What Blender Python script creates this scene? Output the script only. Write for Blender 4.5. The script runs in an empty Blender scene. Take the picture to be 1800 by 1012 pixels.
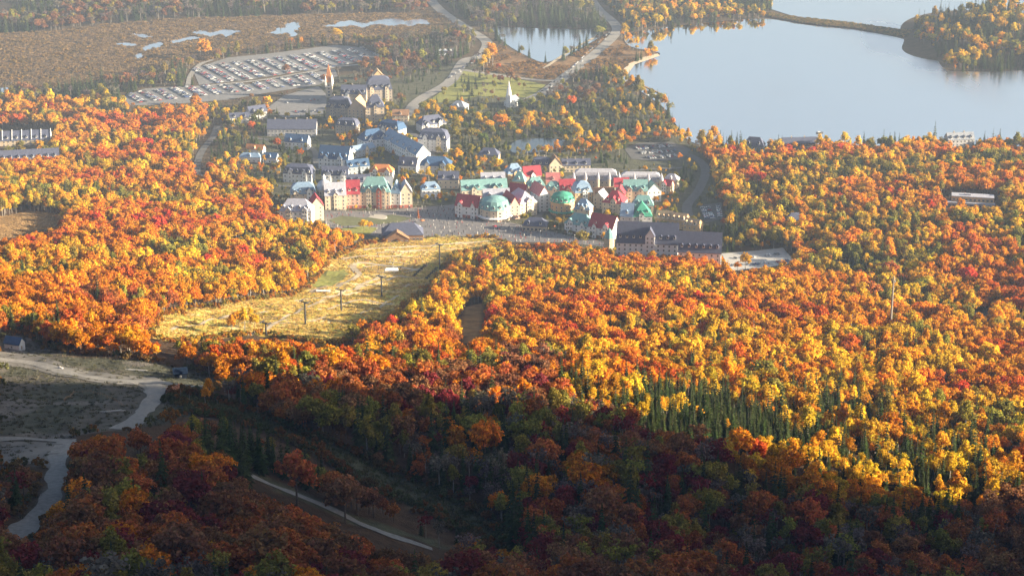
import bpy, math, random
import numpy as np
from mathutils import Vector, Matrix

R = math.radians
rng = np.random.default_rng(7)
random.seed(7)
scene = bpy.context.scene
C = scene.collection

# ------------------------------------------------------------------ camera
CAMH = 600.0; PITCH = R(19.5); FPX = 3418.0          # metres above the lake, tilt, focal length in 1800-wide pixels
cam_d = bpy.data.cameras.new('camera'); cam = bpy.data.objects.new('camera', cam_d); C.objects.link(cam)
cam.location = (0, 0, CAMH); cam.rotation_euler = (math.pi/2 - PITCH, 0, 0)
cam_d.sensor_width = 36; cam_d.lens = 36*FPX/1800; cam_d.clip_start = 1; cam_d.clip_end = 20000
scene.camera = cam

# ------------------------------------------------------------------ sky, sun, exposure
SUN_AZ = R(96); SUN_EL = R(14)
world = bpy.data.worlds.new('World'); scene.world = world; world.use_nodes = True
wn = world.node_tree; wn.nodes.clear()
sky = wn.nodes.new('ShaderNodeTexSky'); sky.sky_type = 'NISHITA'; sky.sun_disc = False
sky.sun_elevation = SUN_EL; sky.sun_rotation = SUN_AZ; sky.air_density = 1.0; sky.dust_density = 3.0; sky.ozone_density = 1.0
bg = wn.nodes.new('ShaderNodeBackground'); bg.inputs[1].default_value = 0.05
wo = wn.nodes.new('ShaderNodeOutputWorld')
wn.links.new(sky.outputs[0], bg.inputs[0]); wn.links.new(bg.outputs[0], wo.inputs[0])
sun_d = bpy.data.lights.new('sun', 'SUN'); sun_d.energy = 5.0; sun_d.angle = R(0.8); sun_d.color = (1.0, 0.85, 0.60)
sun = bpy.data.objects.new('sun', sun_d); C.objects.link(sun)
SD = Vector((math.sin(SUN_AZ)*math.cos(SUN_EL), math.cos(SUN_AZ)*math.cos(SUN_EL), math.sin(SUN_EL)))
sun.rotation_euler = SD.to_track_quat('Z', 'Y').to_euler()
vs = scene.view_settings
vs.view_transform = 'Standard'; vs.look = 'None'; vs.gamma = 1; vs.use_curve_mapping = False
vs.exposure = 2.2
cy = scene.cycles
cy.use_denoising = True; cy.max_bounces = 6; cy.diffuse_bounces = 2; cy.glossy_bounces = 2; cy.transmission_bounces = 3
cy.volume_bounces = 0; cy.transparent_max_bounces = 4; cy.caustics_reflective = False; cy.caustics_refractive = False

# ------------------------------------------------------------------ pixel <-> place
CP, SP = math.cos(PITCH), math.sin(PITCH)
def ray(px, py):
    u = (px-900.0)/FPX; v = (506.0-py)/FPX
    return (u, CP+v*SP, -SP+v*CP)
def project(x, y, z):
    dz = z-CAMH; d = y*CP-dz*SP; v = y*SP+dz*CP
    return 900+FPX*x/d, 506-FPX*v/d
def at_z(px, py, z):
    r = ray(px, py); t = (z-CAMH)/r[2]; return (r[0]*t, r[1]*t)

# ------------------------------------------------------------------ terrain heights
CTRL = [(0,640,196),(60,610,180),(250,620,182),(0,700,218),(100,700,216),(300,700,214),(100,780,246),(0,800,252),(300,800,254),
 (100,900,266),(450,900,246),(100,1000,280),(400,1000,270),(700,1000,232),
 (400,650,178),(500,720,205),(650,660,168),(600,780,214),(700,870,206),(850,930,200),(900,1000,206),
 (850,700,180),(850,800,196),(1000,760,188),(1000,880,198),(1050,1000,205),(1250,1000,180),(1200,860,186),(1250,780,168),
 (1500,1000,160),(1500,860,152),(1750,1000,145),(1750,900,140),(1600,780,118),(1780,800,118),
 (1700,650,78),(1400,650,100),(1200,700,142),(1200,600,104),(1200,500,66),(1000,600,110),(900,500,62),(900,600,112),
 (1450,520,48),(1700,550,48),(1700,450,34),(1500,400,28),(1700,350,22),(1300,330,10),(1600,290,9),(1300,280,4),(1780,290,10),
 (550,550,92),(400,580,122),(700,500,52),(650,470,42),(750,440,30),(800,550,86),(550,600,128),(650,590,120),
 (100,450,88),(0,450,98),(0,540,142),(250,540,118),(300,400,46),(100,380,58),(0,330,38),(250,300,18),(0,260,10),(450,420,44),(500,480,56),
 (800,400,20),(600,400,26),(1000,420,22),(1200,440,27),(1330,455,30),(600,340,14),(900,350,13),(1100,350,11),(700,300,8),(1000,300,6),
 (450,330,14),(400,250,4),(650,220,6),(850,230,2),(1200,330,7),(1100,290,4)]
VAL = [(x, y) for x in range(-900, 1500, 240) for y in range(2260, 4900, 220)]
OUT = [(-800,300,440),(800,300,440),(0,60,500),(-500,700,330),(-900,1000,300),(-700,1300,170),(-800,1700,90),(-600,1900,45),(-900,2050,8),
 (500,900,140),(600,1200,80),(700,1500,50),(800,1800,26),(900,2050,6),(1200,1500,60),(1300,1000,150),(0,380,330),(-250,380,330),(250,380,300),(500,600,220)]
P = []; Z = []
for px, py, z in CTRL:
    P.append(at_z(px, py, z)); Z.append(z)
for x, y in VAL: P.append((x, y)); Z.append(-4)
for x, y, z in OUT: P.append((x, y)); Z.append(z)
P = np.array(P)/1000.; Z = np.array(Z, float); NP_ = len(P)
def U(r2): return np.where(r2 > 1e-12, r2*np.log(np.maximum(r2, 1e-12))*.5, 0)
A_ = np.zeros((NP_+3, NP_+3)); A_[:NP_, :NP_] = U(((P[:, None]-P[None])**2).sum(-1))+np.eye(NP_)*2e-4
A_[:NP_, NP_] = 1; A_[:NP_, NP_+1:] = P; A_[NP_, :NP_] = 1; A_[NP_+1:, :NP_] = P.T
W_ = np.linalg.solve(A_, np.r_[Z, 0, 0, 0])
def sm(t): t = np.clip(t, 0, 1); return t*t*(3-2*t)
_tab = rng.random((256, 256))
def noise(x, y, s, o=0):                                   # smooth value noise, wavelength s
    x = np.asarray(x, float)/s+17.3*o+100; y = np.asarray(y, float)/s+7.7*o+100
    i = np.floor(x).astype(int); j = np.floor(y).astype(int); f = sm(x-i); g = sm(y-j)
    i %= 255; j %= 255
    return (_tab[i, j]*(1-f)+_tab[i+1, j]*f)*(1-g)+(_tab[i, j+1]*(1-f)+_tab[i+1, j+1]*f)*g
def inside(poly, x, y):
    x = np.asarray(x); y = np.asarray(y); r = np.zeros(x.shape, bool); n = len(poly)
    for i in range(n):
        x0, y0 = poly[i][0], poly[i][1]; x1, y1 = poly[(i+1) % n][0], poly[(i+1) % n][1]
        if y0 == y1: continue
        c = ((y0 > y) != (y1 > y)) & (x < (x1-x0)*(y-y0)/(y1-y0)+x0); r ^= c
    return r
def raw_height(x, y):
    X = x.ravel()/1000; Y = y.ravel()/1000; out = np.empty(X.size)
    for i in range(0, X.size, 20000):
        xs = X[i:i+20000]; ys = Y[i:i+20000]
        d = (xs[:, None]-P[None, :, 0])**2+(ys[:, None]-P[None, :, 1])**2
        out[i:i+20000] = U(d)@W_[:NP_]+W_[NP_]+W_[NP_+1]*xs+W_[NP_+2]*ys
    z = np.maximum(out.reshape(x.shape), 0)
    # slope roughness, only on the hill
    amp = sm((z-14)/60)
    z = z+amp*((noise(x, y, 26)-.5)*2.6+(noise(x, y, 12, 2)-.5)*1.6)
    # mounds and bike berms on the open ski slope
    if 'PISTE_W' in globals():
        ps = inside(PISTE_W, x, y); z = z+np.where(ps, (noise(x*.45+y*.1, y, 11, 31)-.5)*3.4+(noise(x*.3, y, 7, 33)-.5)*1.6, 0)
    # added unseen spur right of the frame, shaped to throw the foreground shade
    w = y+math.tan(SUN_AZ-math.pi/2)*x
    w = w+(noise(x, y, 90, 3)-.5)*26
    z = np.maximum(z, 590*sm((x-385)/400)*sm((966-w)/45)*sm((y+140)/200))
    # invented shoulder beside the viewpoint, out of frame, added to shade near air
    z = np.maximum(z, 735*sm((x-(100+.36*np.maximum(y, 0)))/280)*sm((800-w)/160)*sm((y+150)/60))
    # wooded knoll beyond the lake and low rises behind the marsh
    def bump(px, py, h, rx, ry):
        cx, cyy = at_z(px, py, 0); return h*np.exp(-(((x-cx)/rx)**2+((y-cyy)/ry)**2))
    kn = bump(1760, 62, 34, 95, 120)+bump(1690, 92, 10, 70, 60)
    z = z+np.maximum(kn-3, 0)
    z = np.where((x > -400) & (x < 110+.34*np.maximum(y, 0)), np.minimum(z, np.maximum(585-0.62*y, np.where(y > 520, 1e4, 262))), z)
    return z
PISTE_W = [at_z(*p) for p in [(262,590,128),(280,562,124),(330,547,116),(440,530,96),(520,520,84),(560,487,62),(580,457,44),(625,442,34),(700,428,30),(780,420,28),(870,422,28),(885,430,30),(795,449,36),(770,482,50),(745,514,68),(710,538,84),(680,562,100),(640,582,112),(610,602,124),(560,602,124),(400,590,126)]]
GS = 5.0; GX0, GX1, GY0, GY1 = -1500, 1700, -150, 5000
gx = np.arange(GX0, GX1+1, GS); gy = np.arange(GY0, GY1+1, GS)
GXX, GYY = np.meshgrid(gx, gy)
H = raw_height(GXX, GYY)
def hs(x, y):
    x = np.asarray(x, float); y = np.asarray(y, float)
    i = np.clip((y-GY0)/GS, 0, len(gy)-1.001); j = np.clip((x-GX0)/GS, 0, len(gx)-1.001)
    a = i.astype(int); b = j.astype(int); fi = i-a; fj = j-b
    return (H[a, b]*(1-fi)+H[a+1, b]*fi)*(1-fj)+(H[a, b+1]*(1-fi)+H[a+1, b+1]*fi)*fj
_T = np.arange(480, 4600, 1.5)
def G(px, py):                                             # the ground point a pixel looks at
    r = ray(px, py); x = r[0]*_T; y = r[1]*_T; z = CAMH+r[2]*_T
    k = np.nonzero(z <= hs(x, y))[0]
    k = k[0] if len(k) else len(_T)-1
    return Vector((x[k], y[k], float(hs(x[k], y[k]))))
def GP(pts): return [G(*p) for p in pts]

# ------------------------------------------------------------------ materials
MATS = {}
def mat(name, col, rough=.8, var=.25, scale=.3, bump=0, spec=.3, metallic=0, col2=None):
    if name in MATS: return MATS[name]
    m = bpy.data.materials.new(name); m.use_nodes = True; nt = m.node_tree; b = nt.nodes['Principled BSDF']
    b.inputs['Roughness'].default_value = rough; b.inputs['Specular IOR Level'].default_value = spec; b.inputs['Metallic'].default_value = metallic
    tc = nt.nodes.new('ShaderNodeTexCoord'); no = nt.nodes.new('ShaderNodeTexNoise'); no.inputs['Scale'].default_value = scale
    no.inputs['Detail'].default_value = 5; no.inputs['Roughness'].default_value = .65
    nt.links.new(tc.outputs['Object'], no.inputs['Vector'])
    mx = nt.nodes.new('ShaderNodeMix'); mx.data_type = 'RGBA'
    c2 = col2 or tuple(min(1, c*(1+var)) for c in col); c1 = col if col2 else tuple(c*(1-var) for c in col)
    mx.inputs['A'].default_value = (*c1, 1); mx.inputs['B'].default_value = (*c2, 1)
    mr = nt.nodes.new('ShaderNodeMapRange'); mr.inputs[1].default_value = .3; mr.inputs[2].default_value = .7
    nt.links.new(no.outputs['Fac'], mr.inputs[0]); nt.links.new(mr.outputs[0], mx.inputs['Factor'])
    nt.links.new(mx.outputs['Result'], b.inputs['Base Color'])
    if bump:
        bp = nt.nodes.new('ShaderNodeBump'); bp.inputs['Strength'].default_value = bump; bp.inputs['Distance'].default_value = .5
        nt.links.new(no.outputs['Fac'], bp.inputs['Height']); nt.links.new(bp.outputs[0], b.inputs['Normal'])
    MATS[name] = m; return m

def leaf_mat(name, stuff, trans=.35, spread=.5):
    m = bpy.data.materials.new(name); m.use_nodes = True; nt = m.node_tree; nt.nodes.clear()
    out = nt.nodes.new('ShaderNodeOutputMaterial')
    if stuff:
        a = nt.nodes.new('ShaderNodeAttribute'); a.attribute_type = 'INSTANCER'; a.attribute_name = 'tint'; col = a.outputs['Color']
    else:
        a = nt.nodes.new('ShaderNodeObjectInfo'); col = a.outputs['Color']
    ge = nt.nodes.new('ShaderNodeNewGeometry')
    hsv = nt.nodes.new('ShaderNodeHueSaturation')
    mr = nt.nodes.new('ShaderNodeMapRange'); mr.inputs[3].default_value = 1-spread; mr.inputs[4].default_value = 1+spread
    nt.links.new(ge.outputs['Random Per Island'], mr.inputs[0]); nt.links.new(mr.outputs[0], hsv.inputs['Value'])
    mh = nt.nodes.new('ShaderNodeMapRange'); mh.inputs[3].default_value = .485; mh.inputs[4].default_value = .515
    ml = nt.nodes.new('ShaderNodeMath'); ml.operation = 'MULTIPLY'; ml.inputs[1].default_value = 7.31
    fr = nt.nodes.new('ShaderNodeMath'); fr.operation = 'FRACT'
    nt.links.new(ge.outputs['Random Per Island'], ml.inputs[0]); nt.links.new(ml.outputs[0], fr.inputs[0]); nt.links.new(fr.outputs[0], mh.inputs[0])
    nt.links.new(mh.outputs[0], hsv.inputs['Hue']); nt.links.new(col, hsv.inputs['Color'])
    d = nt.nodes.new('ShaderNodeBsdfDiffuse'); t = nt.nodes.new('ShaderNodeBsdfTranslucent'); mx = nt.nodes.new('ShaderNodeMixShader')
    mx.inputs[0].default_value = trans
    for s in (d, t): nt.links.new(hsv.outputs[0], s.inputs['Color'])
    nt.links.new(d.outputs[0], mx.inputs[1]); nt.links.new(t.outputs[0], mx.inputs[2]); nt.links.new(mx.outputs[0], out.inputs[0])
    return m
LEAF = leaf_mat('leaf', False); LEAF_S = leaf_mat('leaf_mass', True)
BARK = mat('bark', (.13, .105, .085), .95, .4, .8); BIRCH = mat('pale_bark', (.27, .24, .21), .9, .35, .6)

def tint_mat(name, rough=.5, spec=.5):
    m = bpy.data.materials.new(name); m.use_nodes = True; nt = m.node_tree; b = nt.nodes['Principled BSDF']
    a = nt.nodes.new('ShaderNodeObjectInfo'); nt.links.new(a.outputs['Color'], b.inputs['Base Color'])
    b.inputs['Roughness'].default_value = rough; b.inputs['Specular IOR Level'].default_value = spec; return m
def tint_mat_s(name, rough=.5, spec=.5):
    m = bpy.data.materials.new(name); m.use_nodes = True; nt = m.node_tree; b = nt.nodes['Principled BSDF']
    a = nt.nodes.new('ShaderNodeAttribute'); a.attribute_type = 'INSTANCER'; a.attribute_name = 'tint'
    nt.links.new(a.outputs['Color'], b.inputs['Base Color'])
    b.inputs['Roughness'].default_value = rough; b.inputs['Specular IOR Level'].default_value = spec; return m

# ------------------------------------------------------------------ object helpers
def tag(o, label=None, cat=None, group=None, kind=None):
    if label: o['label'] = label
    if cat: o['category'] = cat
    if group: o['group'] = group
    if kind: o['kind'] = kind
    return o
def mesh_obj(name, me, parent=None, loc=None, rz=0):
    o = bpy.data.objects.new(name, me); C.objects.link(o)
    if parent: o.parent = parent
    if loc is not None: o.location = loc
    if rz: o.rotation_euler = (0, 0, rz)
    return o
def empty(name, loc, rz=0):
    o = bpy.data.objects.new(name, None); C.objects.link(o); o.location = loc; o.rotation_euler = (0, 0, rz); o.empty_display_size = .5
    return o
class MB:
    def __init__(s): s.v = []; s.f = []; s.m = []
    def add(s, vs, fs, mi=0):
        n = len(s.v); s.v += [tuple(v) for v in vs]; s.f += [tuple(i+n for i in f) for f in fs]; s.m += [mi]*len(fs); return s
    def box(s, x0, x1, y0, y1, z0, z1, mi=0):
        return s.add([(x0,y0,z0),(x1,y0,z0),(x1,y1,z0),(x0,y1,z0),(x0,y0,z1),(x1,y0,z1),(x1,y1,z1),(x0,y1,z1)],
            [(0,3,2,1),(4,5,6,7),(0,1,5,4),(1,2,6,5),(2,3,7,6),(3,0,4,7)], mi)
    def tube(s, p, q, r0, r1, n=6, mi=0):
        p = Vector(p); q = Vector(q); d = (q-p).normalized(); a = d.orthogonal().normalized(); b = d.cross(a)
        ring = lambda c, r: [c+(a*math.cos(t)+b*math.sin(t))*r for t in [2*math.pi*k/n for k in range(n)]]
        return s.add(ring(p, r0)+ring(q, r1), [(k, (k+1) % n, n+(k+1) % n, n+k) for k in range(n)]+[tuple(range(n))[::-1], tuple(range(n, 2*n))], mi)
    def lathe(s, prof, n=16, c=(0, 0), mi=0):
        vs = []
        for r, z in prof:
            vs += [(c[0]+r*math.cos(2*math.pi*k/n), c[1]+r*math.sin(2*math.pi*k/n), z) for k in range(n)]
        fs = []
        for i in range(len(prof)-1):
            fs += [(i*n+k, i*n+(k+1) % n, (i+1)*n+(k+1) % n, (i+1)*n+k) for k in range(n)]
        fs.append(tuple(range((len(prof)-1)*n, len(prof)*n)))
        return s.add(vs, fs, mi)
    def mesh(s, name, mats):
        me = bpy.data.meshes.new(name); me.from_pydata(s.v, [], s.f)
        for m in (mats if isinstance(mats, (list, tuple)) else [mats]): me.materials.append(m)
        me.polygons.foreach_set('material_index', s.m); me.update(); return me
    def obj(s, name, mats, parent=None, loc=None, rz=0): return mesh_obj(name, s.mesh(name, mats), parent, loc, rz)

def np_mesh(name, v, quads, mats, mi=None):
    me = bpy.data.meshes.new(name); n = len(v); q = np.asarray(quads, np.int32)
    me.vertices.add(n); me.vertices.foreach_set('co', np.asarray(v, np.float32).ravel())
    me.loops.add(q.size); me.loops.foreach_set('vertex_index', q.ravel())
    me.polygons.add(len(q)); me.polygons.foreach_set('loop_start', np.arange(len(q), dtype=np.int32)*q.shape[1])
    me.polygons.foreach_set('loop_total', np.full(len(q), q.shape[1], np.int32))
    for m in mats: me.materials.append(m)
    if mi is not None: me.polygons.foreach_set('material_index', np.asarray(mi, np.int32))
    me.update(); me.validate(); return me

def seg_dist(pts, x, y):
    d = np.full(np.shape(x), 1e9)
    for a, b in zip(pts[:-1], pts[1:]):
        ax, ay, bx, by = a[0], a[1], b[0], b[1]; l2 = (bx-ax)**2+(by-ay)**2+1e-9
        t = np.clip(((x-ax)*(bx-ax)+(y-ay)*(by-ay))/l2, 0, 1)
        d = np.minimum(d, np.hypot(x-ax-t*(bx-ax), y-ay-t*(by-ay)))
    return d

def smooth_closed(pts, sub=5):                             # Catmull-Rom round a closed outline
    out = []; n = len(pts); p = [np.array(q[:2], float) for q in pts]
    for i in range(n):
        a, b, c, d = p[i-1], p[i], p[(i+1) % n], p[(i+2) % n]
        for k in range(sub):
            t = k/sub; out.append(.5*((2*b)+(c-a)*t+(2*a-5*b+4*c-d)*t*t+(3*b-a-3*c+d)*t**3))
    return out
def smooth_open(pts, sub=6):
    p = [np.array(q[:2], float) for q in pts]; p = [2*p[0]-p[1]]+p+[2*p[-1]-p[-2]]; out = []
    for i in range(1, len(p)-2):
        a, b, c, d = p[i-1:i+3]
        for k in range(sub):
            t = k/sub; out.append(.5*((2*b)+(c-a)*t+(2*a-5*b+4*c-d)*t*t+(3*b-a-3*c+d)*t**3))
    out.append(p[-2]); return out

def drape_grid(name, poly, m, off=.25, cell=5.0):          # a sheet laid on the ground inside an outline (world xy)
    import bmesh
    bm = bmesh.new(); vs = [bm.verts.new((q[0], q[1], 0)) for q in poly]
    f = bm.faces.new(vs)
    xs = [q[0] for q in poly]; ys = [q[1] for q in poly]
    x = math.ceil(min(xs)/cell)*cell
    while x < max(xs):
        bmesh.ops.bisect_plane(bm, geom=bm.verts[:]+bm.edges[:]+bm.faces[:], plane_co=(x, 0, 0), plane_no=(1, 0, 0)); x += cell
    y = math.ceil(min(ys)/cell)*cell
    while y < max(ys):
        bmesh.ops.bisect_plane(bm, geom=bm.verts[:]+bm.edges[:]+bm.faces[:], plane_co=(0, y, 0), plane_no=(0, 1, 0)); y += cell
    bmesh.ops.triangulate(bm, faces=bm.faces[:])
    for v in bm.verts: v.co.z = float(hs(v.co.x, v.co.y))+off
    for f in bm.faces:
        if f.normal.z < 0: f.normal_flip()
    me = bpy.data.meshes.new(name); bm.to_mesh(me); bm.free(); me.materials.append(m)
    return mesh_obj(name, me)
def strip(name, pts, width, m, off=.3, sub=6, jag=0):      # a road or path following the ground
    c = smooth_open(pts, sub)
    # resample to 4 m
    q = [np.array(c[0])]
    for a, b in zip(c[:-1], c[1:]):
        a = np.array(a); b = np.array(b); L = np.linalg.norm(b-a); k = max(1, int(L/4))
        q += [a+(b-a)*(i+1)/k for i in range(k)]
    v = []; f = []; NW = 4
    for i, p in enumerate(q):
        t = q[min(i+1, len(q)-1)]-q[max(i-1, 0)]; t = t/(np.linalg.norm(t)+1e-9); nn = np.array([-t[1], t[0]])
        w = width*(1+jag*(float(noise(p[0], p[1], 9, 5))-.5))
        for k in range(NW+1):
            e = p+nn*(k/NW-.5)*w; v.append((e[0], e[1], float(hs(e[0], e[1]))+off))
    for i in range(len(q)-1):
        for k in range(NW): f.append((i*(NW+1)+k, (i+1)*(NW+1)+k, (i+1)*(NW+1)+k+1, i*(NW+1)+k+1))
    me = bpy.data.meshes.new(name); me.from_pydata(v, [], [t[::-1] for t in f]); me.materials.append(m); me.update()
    if me.polygons and me.polygons[0].normal.z < 0: me.flip_normals()
    return mesh_obj(name, me), q

# ------------------------------------------------------------------ outlines on the ground (traced, then laid on the terrain)
lake_px = [(1107,60),(1160,50),(1250,40),(1345,34),(1420,45),(1500,53),(1590,70),(1640,96),(1662,122),(1720,127),(1850,125),(1990,140),(1990,290),
 (1800,266),(1700,260),(1600,264),(1500,268),(1420,264),(1330,266),(1270,260),(1215,250),(1190,222),(1172,195),(1140,170),(1105,148),(1090,130),(1112,112),(1158,98),(1150,91),(1112,84),(1098,72)]
far_px = [(1362,-60),(1352,16),(1400,31),(1500,42),(1600,54),(1660,46),(1990,40),(1990,-60)]
pond_px = [(866,50),(900,49),(960,51),(1000,52),(1050,54),(1057,64),(1012,90),(985,103),(955,110),(928,100),(890,78)]
marsh_ponds_px = [[(563,47),(585,43),(600,38),(622,37),(640,41),(668,35),(700,33),(712,37),(735,34),(752,37),(754,44),(735,43),(720,48),(706,44),(690,47),(660,44),(640,50),(622,46),(600,48)],
 [(463,60),(480,56),(488,50),(500,49),(502,42),(525,40),(526,52),(518,56),(524,62),(512,65),(505,58),(490,62),(476,60)], [(336,60),(350,54),(372,57),(396,53),(425,56),(412,60),(400,66),(385,62),(372,66),(360,63)],
 [(300,73),(322,68),(340,64),(352,67),(336,71),(320,74),(306,78)], [(262,79),(285,74),(284,83),(268,86),(256,90),(248,86)], [(236,98),(246,94),(252,98),(244,104)], [(204,78),(226,76),(244,80),(222,82)], [(228,60),(252,61),(270,66),(256,68),(240,64)], [(-20,158),(16,154),(14,162),(-20,168)], [(-20,174),(10,170),(22,176),(6,180),(-20,180)]]
village_pond_px = [(896,262),(906,252),(940,249),(985,250),(996,260),(965,268),(908,270)]
def wl(px, z=0): return [at_z(a, b, z) for a, b in px]
LAKE = smooth_closed(wl(lake_px)); FARLAKE = wl(far_px); POND = smooth_closed(wl(pond_px))
MPONDS = [smooth_closed(wl(p)) for p in marsh_ponds_px]; VPOND = smooth_closed([tuple(v)[:2] for v in GP(village_pond_px)])
marsh_px = [(-60,62),(100,55),(200,42),(300,34),(560,26),(770,22),(805,45),(795,62),(700,80),(640,78),(590,76),(470,90),(400,98),(330,116),(260,138),(200,150),(90,165),(-60,160)]
MARSH = wl(marsh_px)
marsh2_px = [(862,78),(890,84),(930,104),(955,114),(990,108),(1060,66),(1095,72),(1110,88),(1155,92),(1110,112),(1088,130),(1010,132),(960,142),(850,124)]
MARSH2 = wl(marsh2_px)
piste_px = [(255,592),(275,560),(330,545),(440,527),(520,517),(556,485),(575,455),(622,440),(640,428),(700,424),(780,414),(870,418),(895,430),(800,447),(778,480),(752,512),(716,536),(690,562),(640,582),(612,606),(560,606),(480,592),(400,592),(300,602)]
PISTE = [tuple(v)[:2] for v in GP(piste_px)]
gap_px = [(815,540),(852,532),(852,562),(838,602),(812,604)]
GAP = [tuple(v)[:2] for v in GP(gap_px)]
clear_px = [(-20,596),(40,588),(130,622),(260,634),(335,650),(395,668),(380,690),(330,690),(300,705),(345,722),(280,748),(212,758),(125,768),(118,850),(62,945),(20,962),(22,920),(85,845),(85,820),(40,815),(-20,850)]
CLEAR = [tuple(v)[:2] for v in GP(clear_px)]
run_px = [(270,695),(330,690),(420,716),(520,760),(640,806),(760,856),(860,908),(915,962),(868,962),(780,915),(700,880),(640,852),(560,802),(450,752),(350,724)]
RUN = [tuple(v)[:2] for v in GP(run_px)]
run2_px = [(430,824),(520,860),(640,912),(780,955),(790,968),(640,926),(520,874),(430,836)]
RUN2 = [tuple(v)[:2] for v in GP(run2_px)]
hillclear_px = [(-30,385),(60,372),(115,378),(90,402),(40,412),(-30,425)]
HILLCLEAR = [tuple(v)[:2] for v in GP(hillclear_px)]
plaza_px = [(726,366),(800,360),(800,382),(900,392),(960,405),(1000,415),(1082,428),(1076,436),(990,427),(900,426),(860,417),(760,417),(690,424),(640,410),(600,404),(572,398),(570,370),(640,372)]
PLAZA = [tuple(v)[:2] for v in GP(plaza_px)]
lot_px = {'main': [(338,122),(400,102),(480,94),(590,80),(640,84),(668,100),(600,116),(520,128),(430,142),(350,150)],
 'lower': [(210,172),(255,156),(330,152),(440,148),(540,130),(588,122),(594,134),(560,150),(470,164),(400,176),(300,184),(230,186)],
 'square': [(470,190),(500,168),(560,152),(575,168),(572,200),(500,208)],
 'lake': [(1098,262),(1120,252),(1180,250),(1215,262),(1200,280),(1150,284),(1110,280)],
 'court': [(1228,362),(1268,356),(1272,385),(1240,392)],
 'hotel': [(1268,446),(1376,436),(1400,462),(1285,476)],
 'road': [(1700,560),(1740,556),(1752,580),(1708,584)],
 'tents': [(762,90),(800,84),(806,100),(770,104)]}
LOTS = {k: [tuple(v)[:2] for v in GP(p)] for k, p in lot_px.items()}
roads_px = {
 'gravel_track': ([(-20,774),(60,773),(112,776),(125,790)], 8), 'gravel_descent': ([(118,774),(104,800),(100,850),(84,885),(50,920),(30,950)], 8.0),
 'gravel_bend': ([(210,756),(235,742),(258,718),(274,690),(268,672)], 9.5), 'gravel_upper': ([(-20,628),(60,640),(120,656),(190,668),(270,672),(330,680),(440,684)], 8.5),
 'run_road': ([(430,832),(520,869),(600,904),(680,940),(760,966)], 5.5),
 'village_road': ([(382,222),(372,245),(352,272),(346,300),(356,318)], 8.0),
 'valley_road': ([(735,-30),(770,15),(820,50),(856,75),(842,100),(816,108),(790,145),(735,178),(716,205)], 16.0),
 'lake_road': ([(1020,-30),(1050,15),(1080,42),(1082,60),(1046,95),(1000,130),(960,160),(930,176)], 16.0),
 'link_road': ([(816,124),(870,132),(930,140),(985,143)], 9.0),
 'east_road': ([(1180,262),(1222,278),(1240,300),(1228,335),(1208,362),(1212,385)], 10.0),
 'lower_road': ([(1400,452),(1450,458),(1480,466),(1484,490)], 9.0), 'forest_road': ([(1630,548),(1700,551),(1760,556),(1850,566)], 7.0),
 'lot_road': ([(318,156),(380,150),(470,140),(560,124),(610,116),(700,110)], 7.0), 'lot_end_road': ([(330,152),(336,132),(352,114),(374,106)], 7.0),
 'high_street': ([(948,404),(946,380),(930,352),(916,330),(890,312),(820,306),(760,310),(720,304),(640,306),(560,326),(490,328)], 8.0),
 'upper_street': ([(716,205),(712,226),(748,250),(760,280),(758,310)], 8.0), 'hall_street': ([(382,226),(430,240),(480,248),(548,262),(556,300)], 7.0), 'inn_street': ([(946,380),(990,340),(1000,312),(1060,306),(1120,300),(1200,296)], 7.0),
 'beach_path': ([(955,122),(1000,92),(1050,64)], 5.0)}
ROADS = {k: ([tuple(v)[:2] for v in GP(p)], w) for k, (p, w) in roads_px.items()}

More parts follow.
